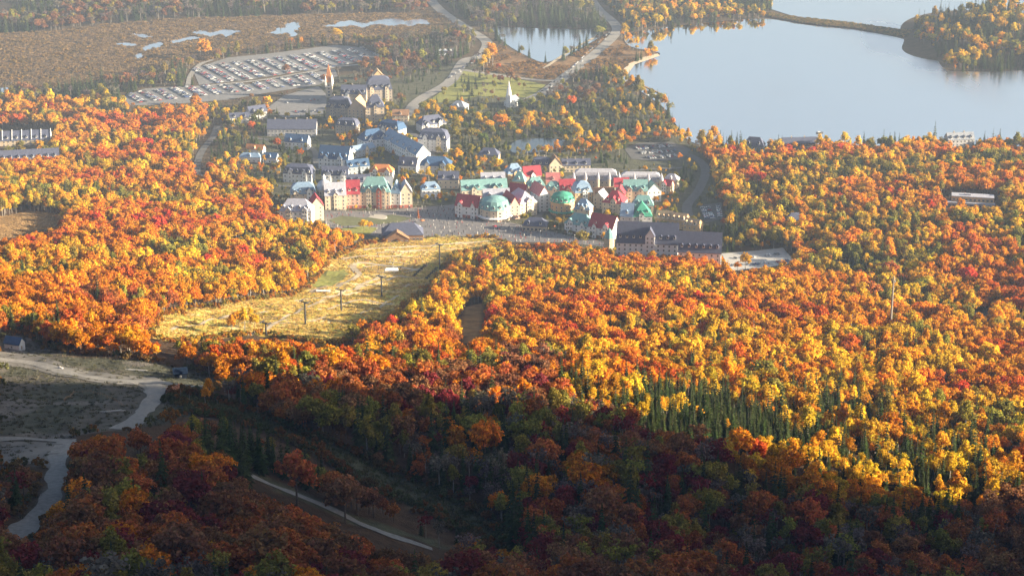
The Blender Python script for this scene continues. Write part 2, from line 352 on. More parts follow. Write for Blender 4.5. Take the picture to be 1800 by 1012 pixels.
# ------------------------------------------------------------------ ground
nx = [x for x in gx if -620 <= x <= 720]; nx = [x for x in gx if x < -620 and (x-GX0) % 20 == 0]+nx+[x for x in gx if x > 720 and (x-GX0) % 20 == 0]
ny = [y for y in gy if y < 480 and (y-GY0) % 10 == 0]+[y for y in gy if 480 <= y <= 2000]+[y for y in gy if 2000 < y <= 3400 and (y-GY0) % 10 == 0]+[y for y in gy if y > 3400 and (y-GY0) % 50 == 0]
nx = np.array(nx); ny = np.array(ny); VX, VY = np.meshgrid(nx, ny); VZ = hs(VX, VY)
nv, nu = VX.shape
idx = np.arange(nv*nu).reshape(nv, nu)
q = np.stack([idx[:-1, :-1], idx[:-1, 1:], idx[1:, 1:], idx[1:, :-1]], -1).reshape(-1, 4)
def ground_mat():
    m = bpy.data.materials.new('ground'); m.use_nodes = True; nt = m.node_tree; b = nt.nodes['Principled BSDF']
    b.inputs['Roughness'].default_value = .95; b.inputs['Specular IOR Level'].default_value = .1
    a = nt.nodes.new('ShaderNodeAttribute'); a.attribute_name = 'cover'
    tc = nt.nodes.new('ShaderNodeTexCoord')
    n1 = nt.nodes.new('ShaderNodeTexNoise'); n1.inputs['Scale'].default_value = .12; n1.inputs['Detail'].default_value = 8; n1.inputs['Roughness'].default_value = .7
    n2 = nt.nodes.new('ShaderNodeTexNoise'); n2.inputs['Scale'].default_value = .9; n2.inputs['Detail'].default_value = 4
    nt.links.new(tc.outputs['Object'], n1.inputs['Vector']); nt.links.new(tc.outputs['Object'], n2.inputs['Vector'])
    mr = nt.nodes.new('ShaderNodeMapRange'); mr.inputs[1].default_value = .3; mr.inputs[2].default_value = .7; mr.inputs[3].default_value = .55; mr.inputs[4].default_value = 1.45
    nt.links.new(n1.outputs['Fac'], mr.inputs[0])
    hv = nt.nodes.new('ShaderNodeHueSaturation'); nt.links.new(a.outputs['Color'], hv.inputs['Color']); nt.links.new(mr.outputs[0], hv.inputs['Value'])
    mh = nt.nodes.new('ShaderNodeMapRange'); mh.inputs[3].default_value = .47; mh.inputs[4].default_value = .53
    nt.links.new(n2.outputs['Fac'], mh.inputs[0]); nt.links.new(mh.outputs[0], hv.inputs['Hue'])
    nt.links.new(hv.outputs[0], b.inputs['Base Color'])
    ad = nt.nodes.new('ShaderNodeMath'); ad.operation = 'ADD'; nt.links.new(n1.outputs['Fac'], ad.inputs[0]); nt.links.new(n2.outputs['Fac'], ad.inputs[1])
    bp = nt.nodes.new('ShaderNodeBump'); bp.inputs['Strength'].default_value = .8; bp.inputs['Distance'].default_value = 1.5
    nt.links.new(ad.outputs[0], bp.inputs['Height']); nt.links.new(bp.outputs[0], b.inputs['Normal'])
    return m
cover = np.empty(VX.shape+(4,), np.float32); cover[...] = (.075, .045, .025, 1)     # leaf litter
fx, fy = VX, VY
def paint(mask, c): cover[mask] = (*c, 1)
paint(VY > 2050, (.085, .06, .035))
paint(inside([tuple(v)[:2] for v in GP([(470,190),(560,140),(700,118),(830,108),(960,150),(1090,146),(1180,215),(1230,262),(1260,330),(1290,480),(1075,462),(990,425),(760,412),(640,420),(470,400),(440,300)])], fx, fy), (.085, .085, .055))
paint(inside(MARSH, fx, fy), (.155, .105, .065)); paint(inside(MARSH2, fx, fy), (.20, .12, .06))
mm = inside(MARSH, fx, fy) & (noise(fx, fy, 60, 4) > .55); paint(mm, (.24, .16, .08))
mm = inside(MARSH, fx, fy) & (noise(fx, fy, 90, 9) > .62); paint(mm, (.11, .08, .06))
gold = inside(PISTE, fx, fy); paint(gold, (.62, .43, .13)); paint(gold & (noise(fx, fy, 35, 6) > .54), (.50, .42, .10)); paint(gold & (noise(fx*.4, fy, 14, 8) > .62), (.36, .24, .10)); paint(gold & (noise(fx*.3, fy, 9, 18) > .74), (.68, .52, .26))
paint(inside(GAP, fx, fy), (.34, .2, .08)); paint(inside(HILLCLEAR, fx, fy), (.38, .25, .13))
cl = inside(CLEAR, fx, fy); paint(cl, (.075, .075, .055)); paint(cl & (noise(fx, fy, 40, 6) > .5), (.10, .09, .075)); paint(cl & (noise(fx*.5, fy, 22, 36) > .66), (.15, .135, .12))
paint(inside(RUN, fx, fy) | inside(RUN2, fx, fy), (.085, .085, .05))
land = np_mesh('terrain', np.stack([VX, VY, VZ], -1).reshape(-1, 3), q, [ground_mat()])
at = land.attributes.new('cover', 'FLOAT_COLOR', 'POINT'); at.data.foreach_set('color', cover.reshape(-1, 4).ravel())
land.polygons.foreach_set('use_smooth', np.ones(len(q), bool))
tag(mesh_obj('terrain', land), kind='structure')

# ------------------------------------------------------------------ water
def water_mat(name, col, rough, bump, scale, gloss=.95):
    m = bpy.data.materials.new(name); m.use_nodes = True; nt = m.node_tree; b = nt.nodes['Principled BSDF']
    b.inputs['Base Color'].default_value = (*col, 1); b.inputs['Roughness'].default_value = rough; b.inputs['IOR'].default_value = 1.33
    gl = nt.nodes.new('ShaderNodeBsdfGlossy'); gl.inputs['Color'].default_value = (*col, 1); mxs = nt.nodes.new('ShaderNodeMixShader'); mxs.inputs[0].default_value = gloss
    b.inputs['Base Color'].default_value = (.035, .05, .065, 1); nt.links.new(b.outputs[0], mxs.inputs[1]); nt.links.new(gl.outputs[0], mxs.inputs[2]); nt.links.new(mxs.outputs[0], nt.nodes['Material Output'].inputs['Surface'])
    tc = nt.nodes.new('ShaderNodeTexCoord'); no = nt.nodes.new('ShaderNodeTexNoise'); no.inputs['Scale'].default_value = scale; no.inputs['Detail'].default_value = 4
    nt.links.new(tc.outputs['Object'], no.inputs['Vector'])
    bp = nt.nodes.new('ShaderNodeBump'); bp.inputs['Strength'].default_value = bump; bp.inputs['Distance'].default_value = .3
    nt.links.new(no.outputs['Fac'], bp.inputs['Height']); nt.links.new(bp.outputs[0], b.inputs['Normal']); nt.links.new(bp.outputs[0], gl.inputs['Normal'])
    mp = nt.nodes.new('ShaderNodeMapping'); mp.inputs['Scale'].default_value = (.004, .0016, 1); mp.inputs['Rotation'].default_value = (0, 0, .5); wn_ = nt.nodes.new('ShaderNodeTexNoise'); wn_.inputs['Scale'].default_value = 1; wn_.inputs['Detail'].default_value = 6
    nt.links.new(tc.outputs['Object'], mp.inputs[0]); nt.links.new(mp.outputs[0], wn_.inputs['Vector'])
    rr = nt.nodes.new('ShaderNodeMapRange'); rr.inputs[1].default_value = .4; rr.inputs[2].default_value = .65; rr.inputs[3].default_value = rough*.5; rr.inputs[4].default_value = rough+.22
    nt.links.new(wn_.outputs['Fac'], rr.inputs[0]); nt.links.new(rr.outputs[0], b.inputs['Roughness']); nt.links.new(rr.outputs[0], gl.inputs['Roughness'])
    return m
WATER = water_mat('lake_water', (.97, .95, .96), .08, .04, .15); PONDW = water_mat('pond_water', (.97, .95, .96), .04, .02, .2)
def sheet(name, poly, m, z):
    me = bpy.data.meshes.new(name); n = len(poly); me.from_pydata([(p[0], p[1], z) for p in poly], [], [tuple(range(n))]); me.materials.append(m); me.update()
    if me.polygons[0].normal.z < 0: me.flip_normals()
    return tag(mesh_obj(name, me), kind='structure')
sheet('lake_water', LAKE, WATER, .45); sheet('far_lake_water', FARLAKE, WATER, .5); sheet('marsh_pond_water', POND, PONDW, .45)
for p in MPONDS: sheet('marsh_pool_water', p, PONDW, .45)
vz = max(float(hs(p[0], p[1])) for p in VPOND)
DPOND = water_mat('pond_dark_reflection', (.84, .86, .92), .04, .02, .2, .12)  # dull dark surface stands in for trees mirrored in the pond
sheet('village_pond_water', VPOND, DPOND, vz+.3)

# ------------------------------------------------------------------ roads, lots, plaza
GRAVEL = mat('gravel', (.21, .20, .19), .95, .25, .5, .3); ASPH = mat('asphalt', (.10, .098, .10), .9, .25, .25); LOTM = mat('lot_gravel', (.17, .165, .17), .92, .22, .2)
VROAD = mat('valley_road', (.24, .225, .21), .9, .2, .2); PAVE = mat('plaza_paving', (.16, .15, .155), .85, .25, .3); PALE = mat('pale_path', (.42, .34, .24), .95, .2, .4); LAWN = mat('lawn', (.20, .20, .045), .95, .3, .3)
CONC = mat('pale_concrete', (.42, .40, .38), .9, .15, .3); SAND = mat('sand', (.55, .44, .32), .95, .15, .3)
for i, (k, (pts, w)) in enumerate(ROADS.items()):
    g = k.startswith('gravel') or k == 'run_road'
    o, _ = strip(k, pts, w, GRAVEL if g else (PALE if k == 'beach_path' else VROAD if k in ('lot_road', 'lot_end_road', 'valley_road', 'lake_road', 'link_road') else ASPH), .3+.012*i, jag=.9 if g else .05); tag(o, kind='structure')
for i, (k, p) in enumerate(LOTS.items()): tag(drape_grid('car_park_ground', p, CONC if k == 'hotel' else LOTM if k in ('main', 'lower', 'square') else ASPH, .22+.01*i), kind='structure')
tag(drape_grid('plaza_paving', PLAZA, PAVE, .25), kind='structure')
tag(sheet('beach_sand', wl([(1088,131),(1100,136),(1116,114),(1160,99),(1156,95),(1112,106)]), SAND, .55), kind='structure')
lawn_px = [[(576,388),(600,380),(640,384),(690,378),(725,384),(700,392),(650,396),(600,398)], [(545,500),(570,478),(605,474),(614,482),(590,500),(560,506)], [(800,120),(850,128),(960,150),(930,172),(840,170),(740,186),(790,150)], [(585,404),(640,398),(665,402),(650,412),(610,414)]]
APRON = mat('gravel_apron', (.15, .14, .13), .95, .3, .06, .2)
for i, p in enumerate([[(-20,778),(60,777),(112,780),(104,800),(96,830),(60,815),(-20,828)], [(-20,600),(40,616),(90,632),(150,652),(230,664),(262,668),(262,676),(180,674),(100,660),(40,646),(-20,640)], [(226,660),(270,662),(300,676),(282,700),(262,690)]]): tag(drape_grid('gravel_apron', [tuple(v)[:2] for v in GP(p)], APRON, .2+.01*i), kind='structure')
LAWNS = [[tuple(v)[:2] for v in GP(p)] for p in lawn_px]; PATHS = []
for i, p in enumerate(lawn_px): tag(drape_grid('lawn', [tuple(v)[:2] for v in GP(p)], mat('court_grass', (.105, .11, .05), .95, .3, .2) if i == 0 else LAWN, .3+.01*i), kind='structure')
for pts, w in [([(548,515),(600,500),(632,482),(620,470),(640,462),(700,470),(740,476)], 5), ([(610,512),(660,492),(700,486),(745,490)], 3.5), ([(440,590),(520,552),(600,515),(700,486)], 3),
               ([(640,440),(700,436),(780,430),(860,424)], 4), ([(600,455),(680,452),(740,452)], 2.5), ([(560,545),(620,530),(690,535)], 2.4), ([(300,580),(400,556),(470,548)], 3), ([(480,570),(560,562),(640,548),(700,520)], 2.2), ([(640,470),(700,462),(750,466),(720,478),(660,480)], 2.5), ([(520,530),(580,522),(640,512),(720,500)], 2.2), ([(660,445),(720,442),(800,438)], 3)]:
    PATHS.append(([tuple(v)[:2] for v in GP(pts)], w)); o, _ = strip('hill_path', [tuple(v)[:2] for v in GP(pts)], w, PALE, .34, jag=.6); tag(o, kind='structure')

# ------------------------------------------------------------------ buildings
def roofm(n, c): return mat('roof_'+n, c, .8, .2, .5, 0, .12)
ROOF = {'teal': roofm('teal', (.18,.33,.34)), 'red': roofm('red', (.33,.05,.07)), 'blue': roofm('blue', (.20,.29,.42)), 'lavender': roofm('lavender', (.36,.37,.45)),
 'green': roofm('green', (.06,.27,.20)), 'slate': roofm('slate', (.085,.095,.15)), 'navy': roofm('navy', (.05,.10,.20)), 'tan': roofm('tan', (.40,.28,.18)),
 'grey': roofm('grey', (.26,.28,.33)), 'brown': roofm('brown', (.26,.15,.09)), 'pink': roofm('pink', (.48,.17,.17)), 'orange': roofm('orange', (.50,.20,.08)), 'white': roofm('white', (.72,.72,.74)),
 'palegrey': roofm('palegrey', (.37,.37,.43))}
def wallm(n, c): return mat('wall_'+n, c, .9, .10, .3)
WALL = {'cream': wallm('cream', (.62,.52,.40)), 'white': wallm('white', (.80,.79,.79)), 'stone': wallm('stone', (.40,.34,.29)), 'beige': wallm('beige', (.52,.42,.31)), 'brick': wallm('brick', (.38,.12,.09)),
 'pink': wallm('pink', (.60,.40,.34)), 'grey': wallm('grey', (.45,.44,.46)), 'brown': wallm('brown', (.22,.13,.08)), 'ochre': wallm('ochre', (.58,.40,.22)), 'blue': wallm('bluegrey', (.35,.40,.47))}
GLASS = mat('window_glass', (.035,.04,.055), .15, .3, 2, 0, .6); TRIM = mat('white_trim', (.75,.73,.70), .7, .06, 1)
STEEL = mat('grey_steel', (.18,.18,.19), .5, .2, 1); DARKM = mat('dark_metal', (.035,.035,.04), .6, .2, 1); WOOD = mat('weathered_wood', (.30,.20,.12), .9, .3, 1)
def window_mesh(w, h):
    b = MB(); b.box(-w/2, w/2, -.10, .05, 0, h, 0); b.box(-w/2+.14, w/2-.14, -.16, -.04, .14, h-.14, 1); b.box(-.06, .06, -.19, -.10, .14, h-.14, 0)
    return b.mesh('window', [TRIM, GLASS])
WIN = window_mesh(1.5, 2.0); WIN_BIG = window_mesh(2.4, 2.3); WIN_S = window_mesh(1.1, 1.3)
_dm = {}
def dormer_mesh(rm):
    if rm.name not in _dm:
        b = MB(); b.box(-1.0, 1.0, -.2, 3.0, -.6, 1.7, 0); b.box(-.65, .65, -.27, -.15, .1, 1.45, 1)
        b.add([(-1.25,-.45,1.6),(1.25,-.45,1.6),(0,-.45,2.8),(-1.25,3.4,1.6),(1.25,3.4,1.6),(0,3.4,2.8)], [(0,1,2),(3,5,4),(0,2,5,3),(1,4,5,2),(0,3,4,1)], 2)
        _dm[rm.name] = b.mesh('dormer', [TRIM, GLASS, rm])
    return _dm[rm.name]
FOOT = []; NWIN = [0]
def block(root, u0, v0, w, d, h, roof, rh, wm, rm, dormers=0, wins=True, z0=0, sp=4.4, st=3.4, side=None, wmesh=None, ov=.5, chim=0, ground=None, back=False):
    b = MB(); x0, x1, y0, y1 = u0, u0+w, v0, v0+d; zb = z0-(5 if z0 == 0 else 0)
    b.box(x0, x1, y0, y1, zb, z0+h)
    if roof == 'gable':
        b.add([(x0,y0,z0+h),(x0,y1,z0+h),(x0,(y0+y1)/2,z0+h+rh-.15),(x0+.3,y0,z0+h),(x0+.3,y1,z0+h),(x0+.3,(y0+y1)/2,z0+h+rh-.15)], [(0,2,1),(3,4,5),(0,3,5,2),(1,2,5,4)])
        b.add([(x1,y0,z0+h),(x1,y1,z0+h),(x1,(y0+y1)/2,z0+h+rh-.15),(x1-.3,y0,z0+h),(x1-.3,y1,z0+h),(x1-.3,(y0+y1)/2,z0+h+rh-.15)], [(0,1,2),(3,5,4),(0,2,5,3),(1,4,5,2)])
    if roof == 'gable_y':
        xm = (x0+x1)/2
        for yy, s in ((y0, .3), (y1, -.3)):
            b.add([(x0,yy,z0+h),(x1,yy,z0+h),(xm,yy,z0+h+rh-.15),(x0,yy+s,z0+h),(x1,yy+s,z0+h),(xm,yy+s,z0+h+rh-.15)], [(0,1,2),(3,5,4),(0,2,5,3),(1,4,5,2)])
    b.obj('wall', wm, root)
    r = MB(); z = z0+h; o = ov; a0, a1, c0, c1 = x0-o, x1+o, y0-o, y1+o; run = (c1-c0)/2; t = .35
    ym = (c0+c1)/2; xm = (a0+a1)/2
    if roof == 'gable':       # two sloping slabs
        for s, e in ((c0, 1), (c1, -1)):
            r.add([(a0,s,z-.1),(a1,s,z-.1),(a1,ym,z+rh),(a0,ym,z+rh),(a0,s,z-.1-t),(a1,s,z-.1-t),(a1,ym,z+rh-t),(a0,ym,z+rh-t)], [(0,1,2,3),(7,6,5,4),(0,4,5,1),(1,5,6,2),(3,7,4,0)])
    elif roof == 'gable_y':
        for s in (a0, a1):
            r.add([(s,c0,z-.1),(s,c1,z-.1),(xm,c1,z+rh),(xm,c0,z+rh),(s,c0,z-.1-t),(s,c1,z-.1-t),(xm,c1,z+rh-t),(xm,c0,z+rh-t)], [(0,1,2,3),(7,6,5,4),(0,4,5,1),(1,5,6,2),(3,7,4,0)])
    elif roof in ('hip', 'pyramid'):
        if roof == 'pyramid' : p, q_ = (xm, ym), (xm, ym)
        elif a1-a0 >= c1-c0: k = run*.8; p, q_ = (a0+k, ym), (a1-k, ym)
        else: k = (a1-a0)/2*.8; p, q_ = (xm, c0+k), (xm, c1-k)
        V = [(a0,c0,z-.1),(a1,c0,z-.1),(a1,c1,z-.1),(a0,c1,z-.1),(p[0],p[1],z+rh),(q_[0],q_[1],z+rh)]
        F = [(0,1,5,4),(1,2,5),(2,3,4,5),(3,0,4),(0,3,2,1)] if a1-a0 >= c1-c0 else [(0,1,4),(1,2,5,4),(2,3,5),(3,0,4,5),(0,3,2,1)]
        r.add(V, F); r.box(a0+.05, a1-.05, c0+.05, c1-.05, z-.1-t, z-.12)
    elif roof == 'mansard':
        i = min(a1-a0, c1-c0)*.16; z1 = z+rh*.72; k = (c1-c0-2*i)/2*.9
        V = [(a0,c0,z-.1),(a1,c0,z-.1),(a1,c1,z-.1),(a0,c1,z-.1),(a0+i,c0+i,z1),(a1-i,c0+i,z1),(a1-i,c1-i,z1),(a0+i,c1-i,z1),(a0+i+k,ym,z+rh),(a1-i-k,ym,z+rh)]
        r.add(V, [(0,1,5,4),(1,2,6,5),(2,3,7,6),(3,0,4,7),(4,5,9,8),(5,6,9),(6,7,8,9),(7,4,8),(0,3,2,1)]); r.box(a0+.05, a1-.05, c0+.05, c1-.05, z-.1-t, z-.12)
    elif roof == 'flat':
        r.box(x0-.25, x1+.25, y0-.25, y1+.25, z, z+.45)
        r.box(x0+w*.3, x0+w*.45, y0+d*.35, y0+d*.65, z+.45, z+1.8)
    ro = r.obj('roof', rm, root)
    if dormers:
        dm = dormer_mesh(rm); f = .30 if roof != 'mansard' else .28
        yy = c0+(run*f if roof != 'mansard' else min(a1-a0, c1-c0)*.16*f/.72)-.9
        for k in range(dormers):
            mesh_obj('dormer', dm, ro, ((x0+w*(k+.5)/dormers), yy, z+rh*f-.4))
    for k in range(chim):
        cx = x0+w*(k+.7)/(chim+.6); MB().box(cx-.6, cx+.6, ym-.6, ym+.6, z+rh*.5, z+rh+1.6).obj('chimney', WALL['stone'], ro)
    if ground: MB().box(x0-.12, x1+.12, y0-.12, y0+.3, z0-5, z0+3.3).obj('ground_floor', ground, root)
    if wins:
        wmsh = wmesh or WIN; ns = max(1, int(h/st)); n = max(1, int(w/sp))
        for s in range(ns):
            for k in range(n):
                mesh_obj('window', wmsh, root, (x0+w*(k+.5)/n, y0-(.12 if ground and s == 0 else 0), z0+.75+s*(h/ns))); NWIN[0] += 1
        sd = side
        if sd is None:
            sd = 'r' if (root.matrix_basis @ Vector((x1, ym, 0)) - root.location).length >= 0 and (Matrix.Rotation(root.rotation_euler.z, 3, 'Z') @ Vector((1, 0, 0))).dot(Vector((-root.location.x, -root.location.y, 0))) > 0 else 'l'
        if sd in 'lr' and d > 7:
            n = max(1, int(d/5.5))
            for s in range(ns):
                for k in range(n):
                    mesh_obj('window', wmsh, root, (x1 if sd == 'r' else x0, y0+d*(k+.5)/n, z0+.75+s*(h/ns)), R(90) if sd == 'r' else R(-90)); NWIN[0] += 1
    return ro
def site(name, label, A, B, cat='building', group=None):
    a = G(*A); b = Vector((*at_z(B[0], B[1], a.z), 0)); b.z = float(hs(b.x, b.y)); zb = min(a.z, b.z)+.2 if abs(a.z-b.z) < 2.5 else (a.z+b.z)/2
    ang = math.atan2(b.y-a.y, b.x-a.x)
    o = empty(name, (a.x, a.y, zb), ang); tag(o, label, cat, group)
    bpy.context.view_layer.update() if False else None
    return o, (b.xy-a.xy).length
def foot(o, x0, x1, y0, y1, m=2.5):
    rot = Matrix.Rotation(o.rotation_euler.z, 2)
    FOOT.append([tuple(rot @ Vector(p)+o.location.xy) for p in ((x0-m, y0-m), (x1+m, y0-m), (x1+m, y1+m), (x0-m, y1+m))])
def house(name, label, A, B, d, h, roof, rh, wm, rm, dormers=0, group=None, **kw):
    o, w = site(name, label, A, B, group=group)
    if group in (VG, 'small buildings packed between the hotels', 'blue roofed apartments', 'chateau buildings'): d *= 1.2; rh *= 1.15; h *= 1.1
    block(o, 0, 0, w, d, h, roof, rh, WALL[wm], ROOF[rm], dormers, **kw); foot(o, 0, w, 0, d)
    if group in (VG, 'chateau buildings', 'blue roofed apartments') and w > 15 and roof != 'gable_y':
        n = 1 if w < 22 else 2; gr = random.Random(label)
        for k in range(n):
            gw = gr.uniform(4.2, 5.6); u = w*(k+.5)/n-gw/2+gr.uniform(-1.5, 1.5)
            block(o, u, -.9, gw, d*.45, h+gr.uniform(.5, 2.5), 'gable_y', gr.uniform(2.8, 4.2), WALL[gr.choice([wm, wm, 'white', 'cream'])], ROOF[rm], sp=2.6, side='x')
    return o, w

VG = 'painted hotels round the plaza'
# western horseshoe block
house('hotel_wing', 'grey roofed hotel wing with hipped roof at west end of the horseshoe', (492,391), (548,392), 15, 12, 'hip', 9, 'white', 'lavender', 4, VG, ground=WALL['brick'])
house('hotel_wing', 'sunlit red and cream gabled end building of the horseshoe, beside autumn trees', (547,388), (570,386), 14, 14, 'gable_y', 8, 'cream', 'red', 0, VG)
house('hotel_wing', 'blue grey mansard building behind the red gable, left of the dome', (512,364), (556,362), 13, 13, 'mansard', 9, 'cream', 'blue', 4, VG)
o, w = site('rotunda', 'round cream tower with pale dome and small lantern', (556,361), (582,361)); cx = w/2
MB().lathe([(cx,-5),(cx,15),(cx+.6,15),(cx+.6,16)], 20, (cx, cx)).obj('wall', WALL['cream'], o)
dm = MB().lathe([(cx+.3,16)]+[((cx+.3)*math.cos(t*R(15)), 16+(cx+1.5)*math.sin(t*R(15))) for t in range(1, 6)]+[(1.2, 16+cx+1.6)], 20, (cx, cx)).obj('dome', ROOF['palegrey'], o)
MB().lathe([(1.5,16+cx),(1.5,20+cx),(2.0,20.1+cx),(.1,23.5+cx)], 8, (cx, cx)).obj('lantern', WALL['white'], dm)
for s in range(4):
    for k in range(9):
        t = R(180+20*k+10); mesh_obj('window', WIN, o, (cx+cx*math.cos(t), cx+cx*math.sin(t), 1+s*3.6), t+R(90))
foot(o, 0, w, 0, w)
house('hotel_wing', 'pale lavender roofed hotel section between the dome and the red roof', (572,369), (609,367), 14, 14, 'gable', 10, 'cream', 'lavender', 3, VG)
house('hotel_wing', 'hotel section with crimson roof between lavender and teal roofs', (609,367), (633,366), 14, 14, 'gable', 11, 'pink', 'red', 2, VG, ground=WALL['brick'])
o, w = house('hotel_wing', 'teal roofed hotel section with brick gable tower at its middle', (633,366), (686,366), 15, 16, 'hip', 12, 'cream', 'teal', 4, VG, ground=WALL['brick'])
block(o, w*.55, -1.4, 5, 4, 20, 'gable_y', 4, WALL['brick'], ROOF['teal'], wins=True, sp=5)
house('hotel_wing', 'narrow hotel section with blue grey roof right of the teal roof', (686,366), (704,366), 14, 14, 'hip', 10, 'white', 'blue', 1, VG, ground=WALL['brick'])
o, w = house('hotel_wing', 'cream end pavilion with tall curved gable lit by the sun', (704,366), (725,365), 13, 15, 'gable_y', 9, 'cream', 'palegrey', 0, VG, ground=WALL['brick'])
FILL = 'small buildings packed between the hotels'
for lab, a, b, d, h, rf, rh, wm, rm, dn in [
 ('low cream shop row under the lavender roof behind the dome', (572,350), (618,348), 9, 9, 'gable', 6, 'cream', 'grey', 3), ('grey roofed annex behind the teal horseshoe roof', (640,346), (690,345), 9, 11, 'gable', 7, 'white', 'grey', 3),
 ('slate cottage row above the dome, facing the blue wings', (610,334), (650,333), 9, 8, 'gable', 6, 'white', 'slate', 3), ('pale house with blue roof near the kiosk', (742,348), (774,346), 10, 8, 'hip', 6, 'white', 'blue', 2),
 ('slate roofed house behind the kiosk trees', (770,332), (806,332), 10, 9, 'gable', 7, 'cream', 'slate', 2), ('pale blue roofed house left of the long teal roof', (846,336), (888,335), 10, 10, 'gable', 7, 'cream', 'lavender', 3),
 ('tall teal roofed corner house at top of street bend', (900,340), (922,341), 10, 12, 'hip', 8, 'ochre', 'teal', 1), ('salmon roofed house uphill of the dark red roof', (960,340), (984,340), 9, 12, 'gable', 7, 'pink', 'pink', 1),
 ('lavender roofed house facing the alley below the turrets', (1042,366), (1060,368), 12, 10, 'gable_y', 6, 'cream', 'lavender', 0), ('teal hipped house behind the green half roof', (1112,384), (1148,384), 10, 12, 'hip', 8, 'cream', 'teal', 2),
 ('pale grey annex right of the turreted hotel', (1166,330), (1190,332), 10, 8, 'hip', 5, 'cream', 'palegrey', 1), ('crimson roofed house between large crimson roof and turrets', (1080,346), (1106,345), 10, 10, 'gable', 7, 'cream', 'red', 1),
 ('slate roofed block below the chateau tower', (590,236), (626,238), 12, 10, 'mansard', 7, 'stone', 'slate', 3), ('brown roofed house beside the chateau foot', (690,214), (718,214), 10, 7, 'gable', 5, 'beige', 'brown', 1),
 ('grey roofed block left of the chateau square', (440,212), (470,208), 12, 8, 'gable', 6, 'grey', 'slate', 2), ('navy roofed house below the long hall', (500,262), (540,264), 12, 8, 'gable', 7, 'white', 'navy', 2),
 ('blue grey roofed row in the apartment courtyard', (612,308), (650,304), 10, 8, 'gable', 6, 'blue', 'navy', 3), ('slate roofed house by the upper street corner', (700,306), (732,308), 11, 9, 'gable', 7, 'white', 'slate', 2),
 ('slate roofed villa among the spruces near the dark pond', (840,286), (876,287), 12, 8, 'hip', 6, 'beige', 'slate', 1)]:
    house('village_building', lab, a, b, d, h, rf, rh, wm, rm, dn, FILL)
# lodge
o, w = house('lodge', 'wide timber lodge with brown and slate roof at foot of the slope', (672,422), (744,420), 22, 6, 'hip', 9, 'brown', 'slate', 0, wmesh=WIN_BIG, sp=3.4)
block(o, 3, -7, 22, 9, 4.5, 'gable_y', 7, WALL['brown'], ROOF['brown'], sp=4, wmesh=WIN_BIG); foot(o, 0, w, -9, 22)
# central block
house('hotel_wing', 'hotel corner with crimson roof and white facade facing the open plaza', (800,382), (840,386), 13, 11, 'gable', 9, 'white', 'red', 2, VG, ground=WALL['brick'])
def round_house(label, A, B, h, rh, wm, rm, name='hotel_wing', awn=None):
    o, w = site(name, label, A, B, group=VG); r = w/2; n = 14
    MB().lathe([(r,-5),(r,h),(r+.5,h),(r+.5,h+.4)], n, (r, r)).obj('wall', WALL[wm], o)
    ro = MB().lathe([(r+.7,h+.3),(r+.7,h+.6),(r*.8,h+rh*.75),(r*.3,h+rh),(.3,h+rh+.5)], n, (r, r)).obj('roof', ROOF[rm], o)
    for k in range(7):
        t = R(180+180*(k+.5)/7); mesh_obj('dormer', dormer_mesh(ROOF[rm]), ro, (r+(r*.98)*math.cos(t), r+(r*.98)*math.sin(t), h+rh*.22), t+R(90))
        for s in range(int(h/3.4)): mesh_obj('window', WIN, o, (r+r*math.cos(t), r+r*math.sin(t), .9+s*3.4), t+R(90))
    if awn: MB().lathe([(r+2.6,2.9),(r+2.6,3.2),(r+.05,4.3)], n, (r, r)).obj('awning', ROOF[awn], o)
    foot(o, 0, w, 0, w); return o
round_house('round fronted hotel with broad teal mansard roof facing the plaza', (840,390), (896,391), 11, 11, 'cream', 'teal', awn='white')
house('hotel_wing', 'long pale teal roof behind the round fronted hotel', (812,356), (892,352), 12, 12, 'gable', 8, 'cream', 'teal', 4, VG)
house('hotel_wing', 'hotel section with crimson roof right of the round teal roof', (897,386), (914,384), 22, 13, 'gable_y', 8, 'pink', 'red', 0, VG)
house('hotel_wing', 'lavender blue roofed hotel with arched cream windows by the narrow street', (914,382), (944,377), 24, 13, 'hip', 9, 'cream', 'lavender', 3, VG)
house('hotel_wing', 'inner courtyard range with lavender roof behind the round teal roof', (850,370), (896,368), 10, 12, 'gable', 7, 'cream', 'lavender', 2, VG)
house('hotel_wing', 'narrow crimson roof strip joining the long teal roof to the street', (893,362), (922,366), 9, 13, 'gable', 8, 'pink', 'red', 0, VG)
house('hotel_wing', 'teal roofed range just behind the bright green round roof', (958,356), (986,356), 11, 12, 'hip', 7, 'cream', 'teal', 2, VG)
house('hotel_wing', 'blue grey roofed house squeezed between green roof and alley', (1008,386), (1036,388), 12, 10, 'hip', 8, 'cream', 'blue', 2, VG)
house('hotel_wing', 'crimson ridge roof behind the large eastern crimson roof', (1080,362), (1098,362), 12, 10, 'gable_y', 7, 'pink', 'red', 0, VG)
house('hotel_wing', 'low brown shop row between turreted hotel and pale blue roof', (1046,352), (1080,350), 9, 7, 'gable', 4, 'beige', 'brown', 1, VG)
house('hotel_wing', 'sky blue roofed house behind the central red roofs', (893,325), (922,322), 12, 11, 'hip', 8, 'ochre', 'blue', 2, VG)
house('hotel_wing', 'tall house with faded crimson roof at top of the narrow street', (922,333), (952,330), 11, 13, 'gable', 8, 'pink', 'red', 1, VG)
house('hotel_wing', 'teal roofed house just below the faded crimson roof', (928,347), (958,345), 10, 11, 'hip', 7, 'cream', 'teal', 2, VG)
house('hotel_wing', 'salmon pink roofed hotel with pale gable facing the narrow street', (948,374), (966,371), 20, 16, 'gable_y', 8, 'white', 'pink', 0, VG)
round_house('round corner hotel with bright green roof and green awning', (966,380), (1008,381), 13, 9, 'ochre', 'green', awn='green')
